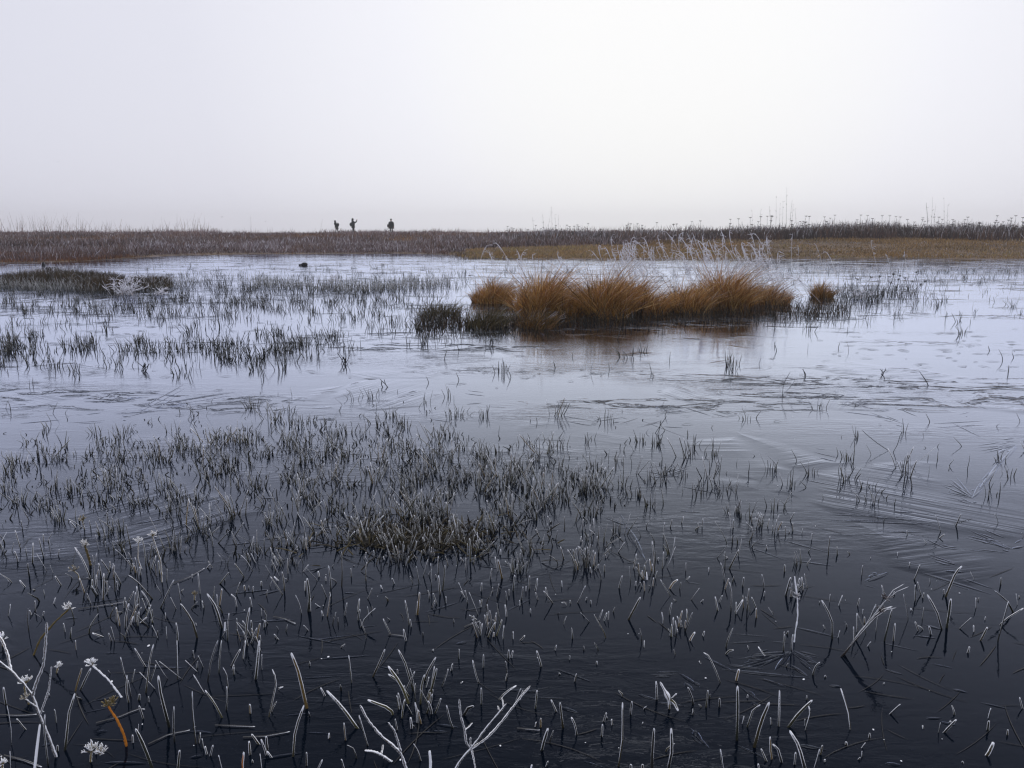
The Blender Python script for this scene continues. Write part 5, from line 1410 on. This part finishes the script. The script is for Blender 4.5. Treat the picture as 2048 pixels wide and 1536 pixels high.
def bag(owner, s, loc, size, label, name='backpack'):
    o = link(name, None, loc=owner.location); o.rotation_euler = owner.rotation_euler; o.scale = owner.scale
    bm = bmesh.new(); bmesh.ops.create_cube(bm, size=1)
    bmesh.ops.bevel(bm, geom=bm.edges[:] + bm.verts[:], offset=.22, segments=3, affect='EDGES')
    for v in bm.verts: v.co = Vector((loc[0] + v.co.x * size[0], loc[1] + v.co.y * size[1], loc[2] + v.co.z * size[2] * (1 - .1 * v.co.x)))
    me = bpy.data.meshes.new('pouch'); bm.to_mesh(me); bm.free(); me.materials.append(M_BAG)
    link('pouch', me, o)
    for sx in (-1, 1):
        p0 = np.array([loc[0] + sx * size[0] * .3, loc[1] - size[1] * .3, loc[2] + size[2] * .45]); p1 = p0 + np.array([0, -.12, .10]); p2 = np.array([p0[0], p0[1] - .22, loc[2]])
        Vv, F, T, R = tubes(bez(np.array([p0, p1, p2]), 6)[None], np.full((1, 6), .022), np.full((1, 6), .008), np.array([[1., 0, 0]]), 4, np.zeros((1, 3)), np.zeros((1, 6)))
        link('strap', mesh_from('strap', Vv, F, M_BAG), o)
    tag(o, label, 'bag')

dn = (0, -.3, -.6)
p1, s1 = walker(674, 96, 440.5, math.radians(-68), (0.0, -0.20), (((-.27, -.10, 1.12), (-.25, -.22, .90), (0, -.2, -1), (0, -1, -.2)), ((.27, .02, 1.10), (.26, -.08, .86), (0, -.2, -1), (0, -1, -.2))), .22, 'person in a dark hooded coat walking stooped, leftmost of three walkers', .33, 'hood')
bag(p1, s1, (0, .16, 1.22), (.34, .22, .46), 'dark backpack on the stooped leftmost walker')
p2, s2 = walker(706.5, 97, 436.5, math.radians(112), (0.0, 0.0), (((-.30, -.18, 1.25), (-.26, -.40, 1.52), (0, -.1, 1), (.6, -.3, 0)), ((.28, .04, 1.12), (.26, -.12, .95), (0, -.8, -.3), (0, 0, -1))), .08, 'person in a dark coat raising one hand, middle of three walkers', .31, 'hood')
bag(p2, s2, (0, .26, 1.08), (.34, .24, .40), 'dark rucksack low on the back of the middle walker')
p3, s3 = walker(782.5, 94, 437.5, math.radians(15), (0.0, 0.0), (((-.27, .0, 1.12), (-.27, -.08, .88), (0, -.1, -1), (0, -1, -.2)), ((.27, .0, 1.12), (.27, -.08, .88), (0, -.1, -1), (0, -1, -.2))), .12, 'person in a dark flared coat and hat, rightmost of three walkers', .31, 'hat')
bag(p3, s3, (-.36, 0, .98), (.20, .26, .34), 'dark shoulder bag at the side of the rightmost walker', 'shoulder_bag')

# ------------------------------------------------------------------ birds
def bird(px, py, y, span, roll, label):
    c = at_depth(px, py, y); root = link('bird', None, loc=c); root.rotation_euler = (0, roll, math.radians(40))
    tag(root, label, 'bird', 'birds in the fog')
    m = plain_material('bird_feathers', (.05, .05, .055), .8, 9, .2) if 'bird_feathers' not in bpy.data.materials else bpy.data.materials['bird_feathers']
    k = span
    P = np.array([[[0, -.26 * k, 0], [0, -.2 * k, .01 * k], [0, -.05 * k, 0], [0, .12 * k, 0], [0, .22 * k, 0], [0, .30 * k, 0]]])
    W = np.array([[.01, .04, .06, .05, .03, .045]]) * k
    V, F, T, R = tubes(P, W, W * np.array([[1, 1, 1, .9, .5, .15]]), np.array([[1., 0, 0]]), 8, np.zeros((1, 3)), np.zeros((1, 6)))
    link('body', mesh_from('body', V, F, m), root)
    for sx in (-1, 1):
        P = np.array([[[0, -.03 * k, .01 * k], [sx * .2 * k, -.07 * k, .09 * k], [sx * .38 * k, 0, .10 * k], [sx * .5 * k, .08 * k, .06 * k]]])
        W = np.array([[.085, .075, .05, .008]]) * k
        V, F, T, R = tubes(P, W, W * .12, np.array([[0., 1., 0]]), 6, np.zeros((1, 3)), np.zeros((1, 4)))
        link('wing', mesh_from('wing', V, F, m), root)
bird(116.5, 323.5, 70, .26, .2, 'small dark bird flying high in the fog at left')
bird(444, 434, 105, .45, .1, 'faint bird low over the left skyline, nearer the left edge')
bird(531, 442.5, 110, .42, -.1, 'faint bird low over the left skyline, nearer the walkers')

# ------------------------------------------------------------------ fog
def haze():
    bm = bmesh.new(); bmesh.ops.create_cube(bm, size=1)
    for v in bm.verts: v.co = Vector((v.co.x * 1420, 410 + v.co.y * 1000, 6 + v.co.z * 24))
    me = bpy.data.meshes.new('haze'); bm.to_mesh(me); bm.free()
    m, N, L = new_mat('fog'); o = N.new('ShaderNodeOutputMaterial'); v = N.new('ShaderNodeVolumePrincipled')
    v.inputs['Color'].default_value = (.98, .98, 1.0, 1); v.inputs['Density'].default_value = 0.0009; v.inputs['Anisotropy'].default_value = 0.82
    L.new(v.outputs[0], o.inputs['Volume']); me.materials.append(m)
    tag(link('haze', me), 'thin winter fog over the marsh', kind='stuff')
haze()
